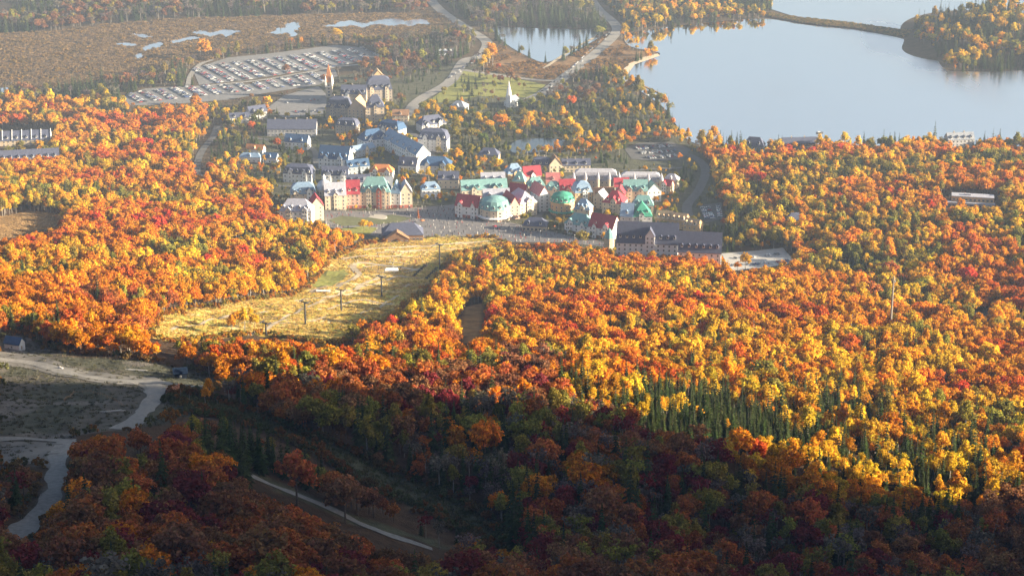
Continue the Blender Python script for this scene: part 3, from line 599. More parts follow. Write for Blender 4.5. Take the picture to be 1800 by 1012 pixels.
house('hotel_wing', 'hotel with dark red roof between the green and pale blue roofs', (984,357), (1011,356), 12, 12, 'gable', 9, 'pink', 'red', 2, VG)
house('hotel_wing', 'pale blue roofed tower house with ochre front beside the alley', (1011,366), (1041,364), 14, 15, 'mansard', 9, 'ochre', 'blue', 2, VG)
house('cafe_pavilion', 'low slate roofed cafe pavilion standing alone on the plaza', (918,406), (960,408), 15, 5.5, 'hip', 6.5, 'beige', 'slate', 2, wmesh=WIN_BIG, sp=3.6)
for i, (p, c) in enumerate([((950,398), 'orange'), ((972,402), 'orange'), ((742,392), 'orange'), ((760,350), 'white'), ((870,402), 'red'), ((735,402), 'white')]):
    g = G(*p); t = empty('market_umbrella' if i != 3 else 'kiosk', g)
    tag(t, ['orange parasol above the cafe pavilion', 'orange parasol right of the cafe pavilion', 'orange parasol beside the lodge roof', 'small white roofed kiosk in trees by plaza', 'red parasol before the round teal hotel', 'white parasol at right end of lodge'][i], 'parasol' if i != 3 else 'kiosk')
    if i == 3: block(t, -4, -3, 8, 6, 3, 'hip', 3.5, WALL['grey'], ROOF['white'], sp=3)
    else:
        MB().tube((0,0,0), (0,0,3.1), .08, .06).obj('pole', STEEL, t); MB().lathe([(2.6,2.5),(2.6,2.65),(.1,3.6)], 10).obj('canopy', ROOF[c], t)
# grey chateau hotel with turrets
o, w = site('turreted_hotel', 'pale grey turreted hotel with many dormers behind the coloured roofs', (1008,337), (1090,337))
block(o, 0, 0, w*.95, 15, 13, 'mansard', 11, WALL['cream'], ROOF['palegrey'], 7); block(o, w, 3, w*.88, 14, 11, 'mansard', 9, WALL['cream'], ROOF['palegrey'], 6); foot(o, 0, w*1.9, 0, 18)
for k, u in enumerate((0, .25, .52, .76, .97, 1.3, 1.6, 1.88)):
    r = 2.2; hh = 15 if u < .98 else 13
    t = MB().lathe([(r,-5),(r,hh),(r+.3,hh)], 10, (u*w, -.6+(3 if u > .98 else 0))).obj('turret', WALL['cream'], o)
    MB().lathe([(r+.4,hh),(.1,hh+8)], 10, (u*w, -.6+(3 if u > .98 else 0))).obj('turret_roof', ROOF['palegrey'], t)
# eastern cluster
house('hotel_wing', 'large crimson roofed hotel in the eastern group, cream front', (1058,376), (1094,379), 17, 11, 'hip', 9, 'cream', 'red', 2, VG)
house('hotel_wing', 'blue grey roofed building behind the large crimson roof', (1096,356), (1138,356), 14, 11, 'gable', 9, 'cream', 'teal', 3, VG)
house('hotel_wing', 'cream gabled house with small teal roof at the village edge', (1138,356), (1162,354), 12, 11, 'gable_y', 7, 'white', 'teal', 0, VG)
house('hotel_wing', 'narrow bright red roof beside the eastern trees', (1152,338), (1178,342), 8, 8, 'gable', 5, 'beige', 'red', 0, VG)
house('hotel_wing', 'blue grey half of the big hipped roof above the slate hotel', (1090,403), (1112,404), 15, 12, 'gable', 10, 'grey', 'blue', 1, VG)
house('hotel_wing', 'bright green half of the big hipped roof above the slate hotel', (1112,404), (1146,403), 17, 12, 'hip', 11, 'grey', 'green', 2, VG)
house('hotel_wing', 'teal and white hotel front at the south plaza edge', (992,410), (1034,417), 14, 9.5, 'hip', 8, 'white', 'teal', 3, VG, ground=WALL['brown'])
house('hotel_wing', 'crimson roofed hotel front joined to the teal one at south plaza edge', (1034,417), (1076,424), 15, 10, 'gable', 10, 'white', 'red', 2, VG, ground=WALL['brown'])
o, w = site('corner_turret', 'small teal roofed corner tower at left end of the slate hotel', (1062,440), (1080,440), group=VG); r = w/2
MB().lathe([(r,-5),(r,11)], 8, (r, r)).obj('wall', WALL['beige'], o); MB().lathe([(r+.5,11),(r*.7,16),(.2,20)], 8, (r, r)).obj('roof', ROOF['teal'], o); foot(o, 0, w, 0, w)
for s in range(3):
    for k in range(3): t = R(200+70*k); mesh_obj('window', WIN, o, (r+r*.93*math.cos(t), r+r*.93*math.sin(t), 1+3.5*s), t+R(90))
for i, (a, b) in enumerate([((1152,400), (1178,402)), ((1178,402), (1204,405)), ((1200,410), (1224,414))]):
    house('terrace_house', ['highest of three stepped tan roofed houses beside the slate hotel', 'middle of three stepped tan roofed houses beside the slate hotel', 'lowest of three stepped tan roofed houses beside the slate hotel'][i], a, b, 14, 9, 'gable', 7-i, 'ochre', 'tan', 3, 'tan stepped houses')
# big slate hotel
o, w = site('slate_hotel', 'long white hotel with steep dark slate roof above the orange forest', (1083,470), (1190,474))
block(o, 0, 0, w, 19, 23, 'gable', 17, WALL['white'], ROOF['slate'], 9, st=3.8, sp=4.8)
block(o, w*.47, -1.6, 8, 8, 30, 'gable_y', 7, WALL['white'], ROOF['slate'], sp=4, side='x'); foot(o, 0, w, 0, 19)
o, w = site('slate_hotel_wing', 'lower slate roofed hotel wing with white right gable', (1191,478), (1266,481))
block(o, 0, 0, w, 18, 20, 'gable', 16.5, WALL['white'], ROOF['slate'], 6, st=3.8, sp=4.8, side='r'); foot(o, 0, w, 0, 18)
# chateau group at the top of the village
o, w = site('clock_tower', 'slim cream church tower with tall orange spire left of chateau', (573,172), (584,172), 'tower')
MB().box(0, w, 0, w, -5, 20).obj('wall', WALL['cream'], o); MB().box(-.5, w+.5, -.5, w+.5, 14, 15).obj('cornice', WALL['white'], o)
rf = MB().add([(-.8,-.8,20),(w+.8,-.8,20),(w+.8,w+.8,20),(-.8,w+.8,20),(w/2,w/2,44)], [(0,1,4),(1,2,4),(2,3,4),(3,0,4),(0,3,2,1)]).obj('spire', ROOF['orange'], o)
for x in (0, w):
    for y in (0, w): MB().lathe([(1.3,16),(1.3,21),(.05,29)], 6, (x, y)).obj('pinnacle', WALL['white'], rf)
for s in range(4): mesh_obj('window', WIN_BIG, o, (w/2, 0, 2+4.2*s))
foot(o, 0, w, 0, w)
house('chateau_wing', 'brown stone chateau wing with many gables below the spire', (574,212), (612,214), 16, 15, 'mansard', 11, 'stone', 'slate', 4, 'chateau buildings', chim=2)
house('chateau_wing', 'tall chateau gable with bright cream sunlit roof slope', (612,218), (640,219), 18, 16, 'gable_y', 12, 'beige', 'tan', 0, 'chateau buildings')
house('chateau_wing', 'chateau tower block with sunlit right corner', (645,222), (676,221), 16, 18, 'hip', 12, 'beige', 'slate', 2, 'chateau buildings', chim=1)
house('chateau_wing', 'rear chateau block with dark slate roof and sunlit cream top', (645,180), (690,178), 17, 14, 'mansard', 14, 'stone', 'slate', 4, 'chateau buildings', chim=2)
house('chateau_wing', 'low chateau range with white dormers between tower and rear block', (600,184), (644,184), 13, 12, 'gable', 9, 'stone', 'slate', 5, 'chateau buildings', chim=1)
house('chateau_wing', 'chateau penthouse gable in cream behind the rear block', (655,160), (676,159), 12, 16, 'gable_y', 8, 'ochre', 'tan', 0, 'chateau buildings')
# blue roofs
BR = 'blue roofed apartments'
house('apartment_house', 'blue roofed apartment wing with pale sunlit gable at its right', (560,297), (612,300), 17, 11, 'gable', 11, 'white', 'navy', 5, BR)
house('apartment_house', 'long low blue grey arcade roof joining two apartment wings', (605,282), (660,270), 10, 7, 'gable', 4, 'blue', 'blue', 0, BR)
house('apartment_house', 'blue roofed apartment wing in middle with white framed dormers', (640,268), (682,262), 15, 12, 'hip', 9, 'white', 'navy', 4, BR)
house('apartment_house', 'long blue roofed apartment wing slanting to a white corner', (672,262), (732,293), 15, 12, 'gable', 9, 'white', 'blue', 6, BR, chim=2)
house('apartment_house', 'rear slate apartment block uphill of the blue wings', (664,240), (700,246), 14, 10, 'mansard', 8, 'grey', 'navy', 4, BR)
house('apartment_house', 'slate roofed block right of the blue wings with white fins', (735,266), (785,268), 15, 13, 'mansard', 10, 'grey', 'slate', 5, BR, chim=2)
house('apartment_house', 'far slate roof among trees beyond the blue wings', (742,236), (785,230), 14, 10, 'hip', 8, 'grey', 'slate', 3, BR)
house('apartment_house', 'grey box roofed house near the bright road embankment', (790,198), (816,200), 14, 8, 'hip', 5, 'grey', 'grey', 0, BR)
house('apartment_house', 'dark navy roof behind the tall conifers, above plaza', (738,303), (792,304), 16, 7, 'hip', 7, 'grey', 'navy', 0, BR)
house('apartment_house', 'slate roofed house with white dormers left of the dome', (498,320), (548,322), 13, 9, 'mansard', 8, 'white', 'slate', 5, BR)
house('apartment_house', 'slate roofed house just uphill of the dome', (566,322), (612,322), 12, 8, 'gable', 7, 'white', 'slate', 4, BR)
house('apartment_house', 'low house with orange brown roof behind the teal hotel', (650,316), (690,317), 11, 8, 'hip', 6, 'white', 'orange', 2, BR)
house('long_hall', 'long slate roofed hall with four white gable fins', (470,240), (556,240), 17, 9, 'gable', 10, 'grey', 'slate', 0, chim=4)
house('village_house', 'small house with orange roof and white gable by spruces', (432,270), (462,272), 9, 6, 'gable', 5, 'white', 'orange', 1, 'small houses below the long hall')
house('village_house', 'blue roofed white house right below the orange roofed one', (462,286), (486,287), 10, 6, 'gable', 5, 'white', 'navy', 1, 'small houses below the long hall')
house('village_house', 'low blue grey roofed house below the orange roofed one', (420,284), (458,285), 10, 6, 'hip', 4, 'white', 'blue', 1, 'small houses below the long hall')
house('village_house', 'slate roofed house in trees above the orange roofed one', (404,218), (440,216), 11, 7, 'gable', 5, 'white', 'slate', 2, 'small houses below the long hall')
house('village_house', 'white roofed chalet hidden among left forest trees', (226,268), (246,268), 8, 5, 'gable_y', 4, 'white', 'grey', 0, 'small houses below the long hall')
# brown gabled inn above the grey hotel
house('inn', 'slate roofed inn with white chimneys by dark pond', (934,302), (966,303), 13, 8, 'mansard', 8, 'beige', 'slate', 3, chim=2)
house('inn', 'inn with tall brown sunlit gable by dark pond', (966,304), (988,303), 14, 9, 'gable_y', 9, 'cream', 'brown', 0)
house('inn', 'long cream inn wing with dark roof and three white chimneys', (988,303), (1038,302), 13, 8, 'gable', 6, 'cream', 'slate', 3, chim=3)
# chapel
o, w = site('chapel', 'small white chapel with slender white spire among trees', (884,188), (904,190), 'church')
block(o, 0, 3, w, 16, 6, 'gable_y', 6, WALL['white'], ROOF['grey'], sp=5)
MB().box(w*.3, w*.7, -1.5, 3.5, -5, 15).obj('tower', WALL['white'], o); MB().lathe([(w*.22,15),(w*.24,15.5),(.05,34)], 8, (w*.5, 1)).obj('spire', ROOF['white'], o); foot(o, 0, w, -1, 20)
# town houses at the left edge
for i, (a, b) in enumerate([((-12,258), (90,254)), ((-12,292), (104,286))]):
    o, w = site('row_house', ['upper row of town houses with slate roof and white party walls', 'lower row of town houses with slate roof and pale dormers'][i], a, b, group='town house rows')
    block(o, 0, 0, w, 13, 7, 'gable', 10, WALL['beige' if i == 0 else 'stone'], ROOF['slate'], 9 if i else 6, sp=5); foot(o, 0, w, 0, 13)
    if i == 0:
        for k in range(7):
            u = w*k/6; MB().add([(u-.3,-.7,8),(u+.3,-.7,8),(u+.3,13.7,8),(u-.3,13.7,8),(u-.3,6.5,18.3),(u+.3,6.5,18.3)], [(0,1,5,4),(2,3,4,5),(1,2,5),(3,0,4),(0,3,2,1)]).obj('party_wall', WALL['white'], o)
# lake shore and forest houses
LS = 'houses among the eastern trees'
house('lake_house', 'dark roofed lake house with pale lower roof at the shore', (1306,268), (1342,270), 14, 8, 'hip', 9, 'blue', 'slate', 2, LS)
house('lake_house', 'long low dark roof at the lake shore left of a spruce', (1376,264), (1436,262), 12, 7, 'gable', 6, 'brown', 'slate', 0, LS, chim=2)
house('lake_house', 'grey multi gabled lake house on the far right shore', (1666,264), (1712,262), 14, 12, 'gable', 7, 'grey', 'grey', 4, LS, chim=2)
house('lake_house', 'grey roof half hidden in the middle of the eastern trees', (1384,405), (1412,404), 11, 9, 'hip', 7, 'grey', 'slate', 0, LS)
o, w = site('modern_house', 'flat roofed tan modern building standing in eastern orange trees', (1672,362), (1746,366))
block(o, 0, 0, w, 12, 10, 'flat', 0, WALL['ochre'], ROOF['palegrey'], sp=4, wmesh=WIN_BIG); block(o, -4, -5, w+5, 6, 4.5, 'flat', 0, WALL['grey'], ROOF['palegrey'], sp=4, wmesh=WIN_BIG); foot(o, -6, w+2, -8, 14, 5)
# foreground huts
o, w = site('white_hut', 'white hut with dark blue roof on the shaded ski slope', (8,612), (34,616), 'hut')
block(o, 0, 0, w, 6, 3.6, 'gable', 3.6, mat('hut_white', (.85,.86,.88), .7, .06, 1), ROOF['navy'], side='r', sp=8, st=3.4, wmesh=WIN_S)
MB().box(w+.0, w+.08, 2.0, 3.0, 0, 2.0).obj('door', WOOD, o)
for x in (.4, w/2, w-.4): MB().box(x-.2, x+.2, .3, .7, -4, .02).obj('footing', STEEL, o)
foot(o, 0, w, -2, 6, 5)
o, w = site('dark_shed', 'dark navy shed beside the gravel road junction', (306,664), (329,662), 'hut')
block(o, 0, 0, w, 5, 3.4, 'gable', 2.6, mat('shed_shade_navy', (.02,.03,.05), .8, .2, 1), mat('shed_shade_roof', (.012,.022,.045), .9, .2, 1, 0, .05), sp=7, st=3.2, wmesh=WIN_S, side='x')  # wall and roof navy darkened, the shed's shade is put into the colour
MB().box(.6, 1.6, -.08, .02, 0, 2.1).obj('door', DARKM, o); foot(o, 0, w, -2, 5, 4)

# ------------------------------------------------------------------ tree forms
def broadleaf(seed, hgt, cz, rx, rz, lobes, per, leaf, limbs=7, top=.0):
    g = np.random.default_rng(seed)
    d = g.normal(size=(lobes, 3)); d /= np.linalg.norm(d, axis=1)[:, None]; d[:, 2] = np.where(d[:, 2] < -.35, -d[:, 2], d[:, 2])
    rr = g.uniform(.38, 1.02, lobes)[:, None]
    taper = 1-top*np.clip(d[:, 2:3], 0, 1)
    c = d*rr*np.array([rx, rx, rz])*np.c_[taper, taper, np.ones_like(taper)]+np.array([0, 0, cz]); c[:, :2] += g.normal(size=(lobes, 2))*rx*.08
    lr = g.uniform(.15, .37, lobes)*(rx+rz)/2*1.05
    n = lobes*per; li = np.repeat(np.arange(lobes), per)
    ld = g.normal(size=(n, 3)); ld[:, 2] += .25; ld /= np.linalg.norm(ld, axis=1)[:, None]
    p = c[li]+ld*(lr[li]*g.uniform(.3, 1.15, n)**.7)[:, None]*np.array([1, 1, .8])
    nr = ld*.9+g.normal(size=(n, 3))*.55+np.array([0, 0, .25]); nr /= np.linalg.norm(nr, axis=1)[:, None]
    a = np.cross(nr, g.normal(size=(n, 3))); a /= np.linalg.norm(a, axis=1)[:, None]; b = np.cross(nr, a)
    s = leaf*g.uniform(.6, 1.25, n)[:, None]; a = a*s; b = b*s*.8
    v = np.stack([p-a*.9-b*.35, p+a*.25-b, p+a-b*-.15, p-a*.2+b], 1).reshape(-1, 3)
    f = np.arange(4*n).reshape(-1, 4)
    t = MB(); base = Vector((0, 0, -1.2)); x = Vector((g.normal()*.25, g.normal()*.25, cz-rz*.35)); tp = Vector((g.normal()*.5, g.normal()*.5, cz+rz*.45)); r0 = hgt*.017
    t.tube(base, x, r0*1.25, r0*.8, 6); t.tube(x, tp, r0*.8, r0*.25, 5)
    for k in range(limbs):
        q = Vector(c[k % lobes]); s0 = x.lerp(tp, g.uniform(0, .6)); t.tube(s0, q, r0*.42, r0*.1, 4)
    return v, f, t
def conifer(seed, hgt, rad, wh, per, dense=3):
    g = np.random.default_rng(seed); vs = []
    for i in range(wh):
        z = hgt*(.07+.90*i/wh); r = rad*(1-i/wh)**.85+.2; k = max(4, int(per*(1-.55*i/wh)))
        for j in range(k):
            t = 2*math.pi*(j+g.uniform(-.3, .3))/k+i*.7; L = r*g.uniform(.7, 1.12); dz = -L*g.uniform(.25, .5); ct, st = math.cos(t), math.sin(t); wd = L*.30+.12
            for m in range(dense):
                f0, f1 = m/dense, (m+1.15)/dense; w0, w1 = wd*(1-.6*f0), wd*(1-.75*min(f1, 1)); e = g.uniform(-.18, .18, 3)
                vs += [(ct*L*f0-st*w0, st*L*f0+ct*w0, z+dz*f0+e[0]), (ct*L*f0+st*w0, st*L*f0-ct*w0, z+dz*f0-e[0]), (ct*L*f1+st*w1, st*L*f1-ct*w1, z+dz*f1**1.3-.1+e[1]), (ct*L*f1-st*w1, st*L*f1+ct*w1, z+dz*f1**1.3-.1+e[2])]
    t = MB().tube((0,0,-1.2), (0,0,hgt*.97), hgt*.014, .03, 5)
    v = np.array(vs); tip = np.array([(-.25,0,hgt*.93),(.25,0,hgt*.93),(.05,0,hgt*1.02),(-.05,0,hgt*1.02),(0,-.25,hgt*.93),(0,.25,hgt*.93),(0,.05,hgt*1.02),(0,-.05,hgt*1.02)])
    v = np.concatenate([v, tip]); return v, np.arange(len(v)).reshape(-1, 4), t
FORMS = []      # (kind, verts, quads, trunk MB, bark)
for s in range(4): FORMS.append(('maple',)+broadleaf(10+s, 15, 8.7, 4.8, 5.3, 52, 34, .52)+(BARK,))
for s in range(2): FORMS.append(('maple',)+broadleaf(20+s, 14, 8.6, 5.7, 4.5, 58, 34, .52)+(BARK,))
for s in range(3): FORMS.append(('birch',)+broadleaf(30+s, 16, 9.6, 3.3, 6.1, 44, 32, .44, top=.45)+(BIRCH,))
for s in range(2): FORMS.append(('thin',)+broadleaf(40+s, 15, 9.8, 4.2, 5.0, 22, 17, .50, limbs=16)+(BIRCH,))
for s in range(2): FORMS.append(('spruce',)+conifer(50+s, 17, 2.7, 17, 10)+(BARK,))
FORMS.append(('pine',)+conifer(60, 19, 3.5, 12, 9)+(BARK,)); FORMS.append(('spruce',)+conifer(61, 15, 2.1, 18, 9)+(BARK,))
def form_ids(*k): return [i for i, f in enumerate(FORMS) if f[0] in k]
CROWN = []; TRUNK = []; proto_col = bpy.data.collections.new('tree_forms')
for i, (k, v, f, t, bk) in enumerate(FORMS):
    CROWN.append(np_mesh('crown', v, f, [LEAF])); TRUNK.append(t.mesh('trunk', [bk]))
    tv = np.array(t.v); tq = [ff for ff in t.f if len(ff) == 4]
    vv = np.concatenate([v, tv]); ff = np.concatenate([f, np.array(tq)+len(v)]); mi = np.r_[np.zeros(len(f), int), np.ones(len(tq), int)]
    po = bpy.data.objects.new('form_%02d' % i, np_mesh('form', vv, ff, [LEAF_S, bk], mi)); proto_col.objects.link(po)

# ------------------------------------------------------------------ where the trees stand
PAL = {'red': (.52,.13,.024), 'scarlet': (.55,.08,.035), 'orange': (.62,.235,.020), 'amber': (.65,.305,.024), 'yellow': (.67,.425,.034), 'olive': (.27,.23,.045), 'green': (.10,.12,.03),
       'brown': (.27,.13,.06), 'crimson': (.21,.035,.035), 'conifer': (.055,.075,.026), 'rust': (.42,.14,.04), 'grey': (.16,.13,.11)}
PN = list(PAL)
MIX = {
 'lit': dict(red=.06, scarlet=.015, orange=.29, amber=.26, yellow=.24, olive=.08, conifer=.03, rust=.02),
 'left': dict(red=.07, scarlet=.02, orange=.28, amber=.23, yellow=.24, olive=.10, conifer=.03),
 'east': dict(red=.03, scarlet=.01, orange=.20, amber=.22, yellow=.26, olive=.19, conifer=.07),
 'village': dict(orange=.05, amber=.07, yellow=.17, olive=.27, green=.08, conifer=.35, red=.01),
 'shore': dict(yellow=.27, amber=.17, olive=.24, conifer=.28, orange=.04),
 'spruce': dict(conifer=.62, yellow=.20, amber=.08, olive=.06, orange=.04),
 'spruce2': dict(conifer=.35, yellow=.25, amber=.15, orange=.18, red=.05),
 'yellow': dict(yellow=.50, amber=.20, orange=.14, conifer=.08, red=.05, olive=.03),
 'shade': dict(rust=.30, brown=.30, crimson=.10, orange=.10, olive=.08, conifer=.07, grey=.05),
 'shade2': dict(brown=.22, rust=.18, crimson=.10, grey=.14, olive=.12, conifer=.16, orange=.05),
 'belt': dict(orange=.45, rust=.18, amber=.17, red=.10, olive=.06, conifer=.04),
 'dark': dict(conifer=.45, olive=.25, brown=.18, rust=.12),
 'far': dict(conifer=.45, grey=.25, olive=.15, brown=.15), 'farshore': dict(conifer=.60, yellow=.17, olive=.15, amber=.08), 'reed': dict(olive=.3, brown=.3, amber=.2, yellow=.2)}
ZONES = [  # (ellipse centre px, radii, mix) - the first that holds
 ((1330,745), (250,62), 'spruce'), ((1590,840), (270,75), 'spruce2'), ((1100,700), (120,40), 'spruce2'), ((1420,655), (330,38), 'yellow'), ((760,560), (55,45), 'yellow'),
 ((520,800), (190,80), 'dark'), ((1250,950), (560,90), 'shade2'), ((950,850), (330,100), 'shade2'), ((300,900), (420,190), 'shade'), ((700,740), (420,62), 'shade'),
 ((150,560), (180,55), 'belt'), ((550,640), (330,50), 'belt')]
spots = [(x, y) for x in np.arange(-640, 760, 6.4) for y in np.arange(470, 2180, 6.4)]
X1 = np.array(spots); X1 += rng.uniform(-3.3, 3.3, X1.shape)
spots = [(x, y) for x in np.arange(-760, 860, 8.0) for y in np.arange(2180, 3500, 8.0)]
X2 = np.array(spots); X2 += rng.uniform(-3.4, 3.4, X2.shape)
spots = [(x, y) for x in np.arange(640, 1000, 12.0) for y in np.arange(300, 1150, 12.0)]
X3 = np.array(spots, float); X3 += rng.uniform(-3, 3, X3.shape)
XY = np.concatenate([X1, X2, X3]); tx, ty = XY[:, 0], XY[:, 1]; tz = hs(tx, ty); tpx, tpy = project(tx, ty, tz)
scl0 = np.clip(rng.normal(.83, .25, len(tx)), .4, 1.5)
keep = (tpx > -90) & (tpx < 1960) & (tpy < 1110) & (tpy > -70) | (tx > 380) & (ty < 1300)
ban = np.zeros(len(tx), bool)
for p in [LAKE, FARLAKE, POND, VPOND, MARSH, MARSH2, PISTE, GAP, CLEAR, RUN, RUN2, HILLCLEAR, PLAZA]+MPONDS+list(LOTS.values()): ban |= inside(p, tx, ty)
for p in FOOT: ban |= inside(p, tx, ty)
ban |= inside([at_z(*p, 0) for p in [(1345,18),(1500,36),(1600,50),(1625,80),(1590,72),(1500,58),(1345,38)]], tx, ty)
for k, (pts, w) in ROADS.items(): ban |= seg_dist(pts, tx, ty) < w/2+(7 if k in ('valley_road', 'lake_road', 'link_road') else 3.5)
VILLAGE = [tuple(v)[:2] for v in GP([(380,190),(470,150),(560,140),(700,118),(830,108),(960,150),(1090,146),(1180,215),(1230,262),(1260,330),(1290,480),(1075,462),(1070,432),(990,425),(760,412),(640,420),(470,400),(470,340),(380,310),(330,240)])]
inv = inside(VILLAGE, tx, ty)
dens = np.ones(len(tx)); dens[inv] = .62; dens[ty > 2180] = .85
MEADOW = [tuple(v)[:2] for v in GP([(700,150),(800,115),(960,150),(930,175),(800,195),(720,200)])]
dens[inside(MEADOW, tx, ty)] = .3
dens[(tpx > 780) & (tpx < 1110) & (tpy < 48)] = .9
dens = dens*np.where((noise(tx, ty, 45, 11) > .30) | inv, 1, .75)
VIEW = [piste_px, clear_px, run_px, [(430,818),(520,856),(640,908),(800,956),(805,990),(640,948),(520,892),(430,848)], plaza_px, hillclear_px, lot_px['main'], lot_px['lower'], lot_px['court'], lot_px['lake'], lot_px['hotel'], gap_px,
 [(478,350),(500,312),(560,300),(730,306),(800,318),(890,292),(1000,280),(1170,282),(1180,312),(1225,362),(1230,405),(1270,416),(1268,446),(1190,446),(1085,440),(1075,428),(990,420),(760,412),(640,402),(560,388),(500,386)],
 [(565,120),(695,125),(696,215),(740,232),(735,292),(690,290),(560,296),(556,240),(470,236),(470,200),(560,196)], [(1666,335),(1750,335),(1750,360),(1666,360)], [(-10,220),(88,220),(92,246),(-10,250)], [(-10,256),(60,256),(60,274),(-10,274)],
 [(1210,368),(1206,356),(1226,300),(1250,298),(1236,340)], [(338,300),(360,240),(380,232),(366,270),(358,312)], [(932,268),(1040,268),(1040,298),(932,298)], [(735,200),(790,200),(790,262),(735,262)], [(425,250),(488,255),(488,284),(425,284)], [(880,140),(906,140),(906,186),(880,186)],
 [(1316,232),(1345,232),(1345,262),(1316,262)], [(1385,242),(1432,242),(1432,258),(1385,258)], [(1672,236),(1712,236),(1712,258),(1672,258)], [(2,588),(60,588),(60,625),(2,625)], [(300,636),(335,636),(335,668),(300,668)]]
spare = rng.random(len(tx)) < .02; small = inv & (rng.random(len(tx)) < .5)
scl0 = np.where(small, scl0*.66, scl0)
sc1 = scl0*np.where(ty < 900, 1.12, 1)
for hfrac, side_ in ((.4, 0), (.6, -4.2), (.6, 4.2), (.95, 0)):
    bx, by = project(tx+side_*sc1, ty, tz+15*sc1*hfrac)
    for iv, poly in enumerate(VIEW): ban |= inside(poly, bx, by) & ~(spare | small if iv in (12, 13, 19, 20, 21) else spare & (iv > 3))
keep &= ~ban & (rng.random(len(tx)) < dens)
extra = []      # trees that stand alone in the open: pixel, form kind, colour, scale
for p in [((430,585),'birch','yellow',1.1),((447,578),'maple','yellow',.8),((408,588),'birch','amber',.9),((420,572),'maple','amber',.8),((440,566),'birch','yellow',.7),
 ((587,432),'maple','olive',.9),((600,438),'maple','green',.9),((613,436),'maple','olive',.8),((624,432),'birch','yellow',.7),((592,420),'maple','orange',.8),((606,424),'maple','amber',.7),
 ((640,408),'maple','yellow',.9),((650,404),'maple','amber',.6),((735,384),'spruce','rust',.7),
 ((368,706),'birch','amber',.8),((362,715),'birch','amber',.7),((360,104),'maple','amber',1.9),((352,100),'birch','amber',1.3),((512,84),'maple','orange',1.0),((530,82),'maple','amber',.9),
 ((592,72),'maple','yellow',1.3),((632,76),'maple','orange',.9),((860,112),'birch','amber',1.8),((856,120),'birch','yellow',1.7),((866,116),'birch','amber',1.9),((850,126),'birch','yellow',1.4),((876,124),'maple','red',.7),
 ((310,140),'maple','amber',.8),((300,146),'maple','olive',.9),((338,150),'spruce','conifer',.9),((250,155),'maple','olive',.8),
 ((660,600),'maple','red',1.0),((620,606),'maple','olive',1.0),((636,598),'maple','orange',1.0),((650,612),'maple','amber',1.0),((690,590),'maple','scarlet',1.0)]:
    extra.append(p)
tx, ty, tz, tpx, tpy, inv, scl0 = [a[keep] for a in (tx, ty, tz, tpx, tpy, inv, scl0)]
N = len(tx)
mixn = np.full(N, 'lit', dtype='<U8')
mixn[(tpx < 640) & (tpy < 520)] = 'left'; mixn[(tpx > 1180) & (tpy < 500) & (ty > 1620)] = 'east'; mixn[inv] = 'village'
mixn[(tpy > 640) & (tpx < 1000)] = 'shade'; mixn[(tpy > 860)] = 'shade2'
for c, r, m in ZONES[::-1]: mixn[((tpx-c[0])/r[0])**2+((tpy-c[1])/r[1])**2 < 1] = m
mixn[(seg_dist([p for p in LAKE if 1], tx, ty) < 26) & (ty > 2100)] = 'shore'
mixn[ty > 2380] = 'far'; mixn[(ty > 2350) & (tpx > 1060)] = 'farshore'; mixn[(ty > 2380) & (tpx < 200)] = 'far'
pn = noise(tx, ty, 55, 21); pn2 = noise(tx, ty, 30, 22); u = rng.random(N)
cidx = np.zeros(N, int)
for m in np.unique(mixn):
    s = np.nonzero(mixn == m)[0]; d = MIX[m]; ks = list(d); w = np.array([d[k] for k in ks]); w = w/w.sum()
    # low-frequency patches: shift the draw by noise so that neighbours tend to agree
    q_ = np.clip(0.45*u[s]+.55*np.clip((pn[s]-.5)*1.5+.5+(pn2[s]-.5)*.4, 0, .999), 0, .999)
    rk = np.argsort(np.argsort(q_))/max(1, len(s)); cidx[s] = np.array([PN.index(k) for k in ks])[np.searchsorted(np.cumsum(w), np.clip(rk, 0, .9999))]
iscon = cidx == PN.index('conifer')
isbare = (cidx == PN.index('grey')) | (rng.random(N) < np.where(mixn == 'shade2', .22, .07))
fid = np.zeros(N, int)
MAP, BIR, THI, CON = form_ids('maple'), form_ids('birch'), form_ids('thin'), form_ids('spruce', 'pine')
r_ = rng.random(N)
isbir = (np.isin(cidx, [PN.index('yellow'), PN.index('olive'), PN.index('amber')])) & (r_ < .55)
fid[:] = np.array(MAP)[rng.integers(0, len(MAP), N)]
fid[isbir] = np.array(BIR)[rng.integers(0, len(BIR), isbir.sum())]; fid[isbare] = np.array(THI)[rng.integers(0, len(THI), isbare.sum())]
fid[iscon] = np.array(CON)[rng.integers(0, len(CON), iscon.sum())]
scl = scl0*np.where(inv, .82, 1.0)*np.where(ty > 2180, 1.12, 1)*np.where(ty < 900, 1.12, 1.0)
scl = np.where(iscon, scl*np.where(inv, 1.0, 1.15), scl)
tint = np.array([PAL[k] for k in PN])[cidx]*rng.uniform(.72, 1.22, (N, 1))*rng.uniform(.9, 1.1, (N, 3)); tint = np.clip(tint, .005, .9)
rot = rng.uniform(0, 6.283, N)
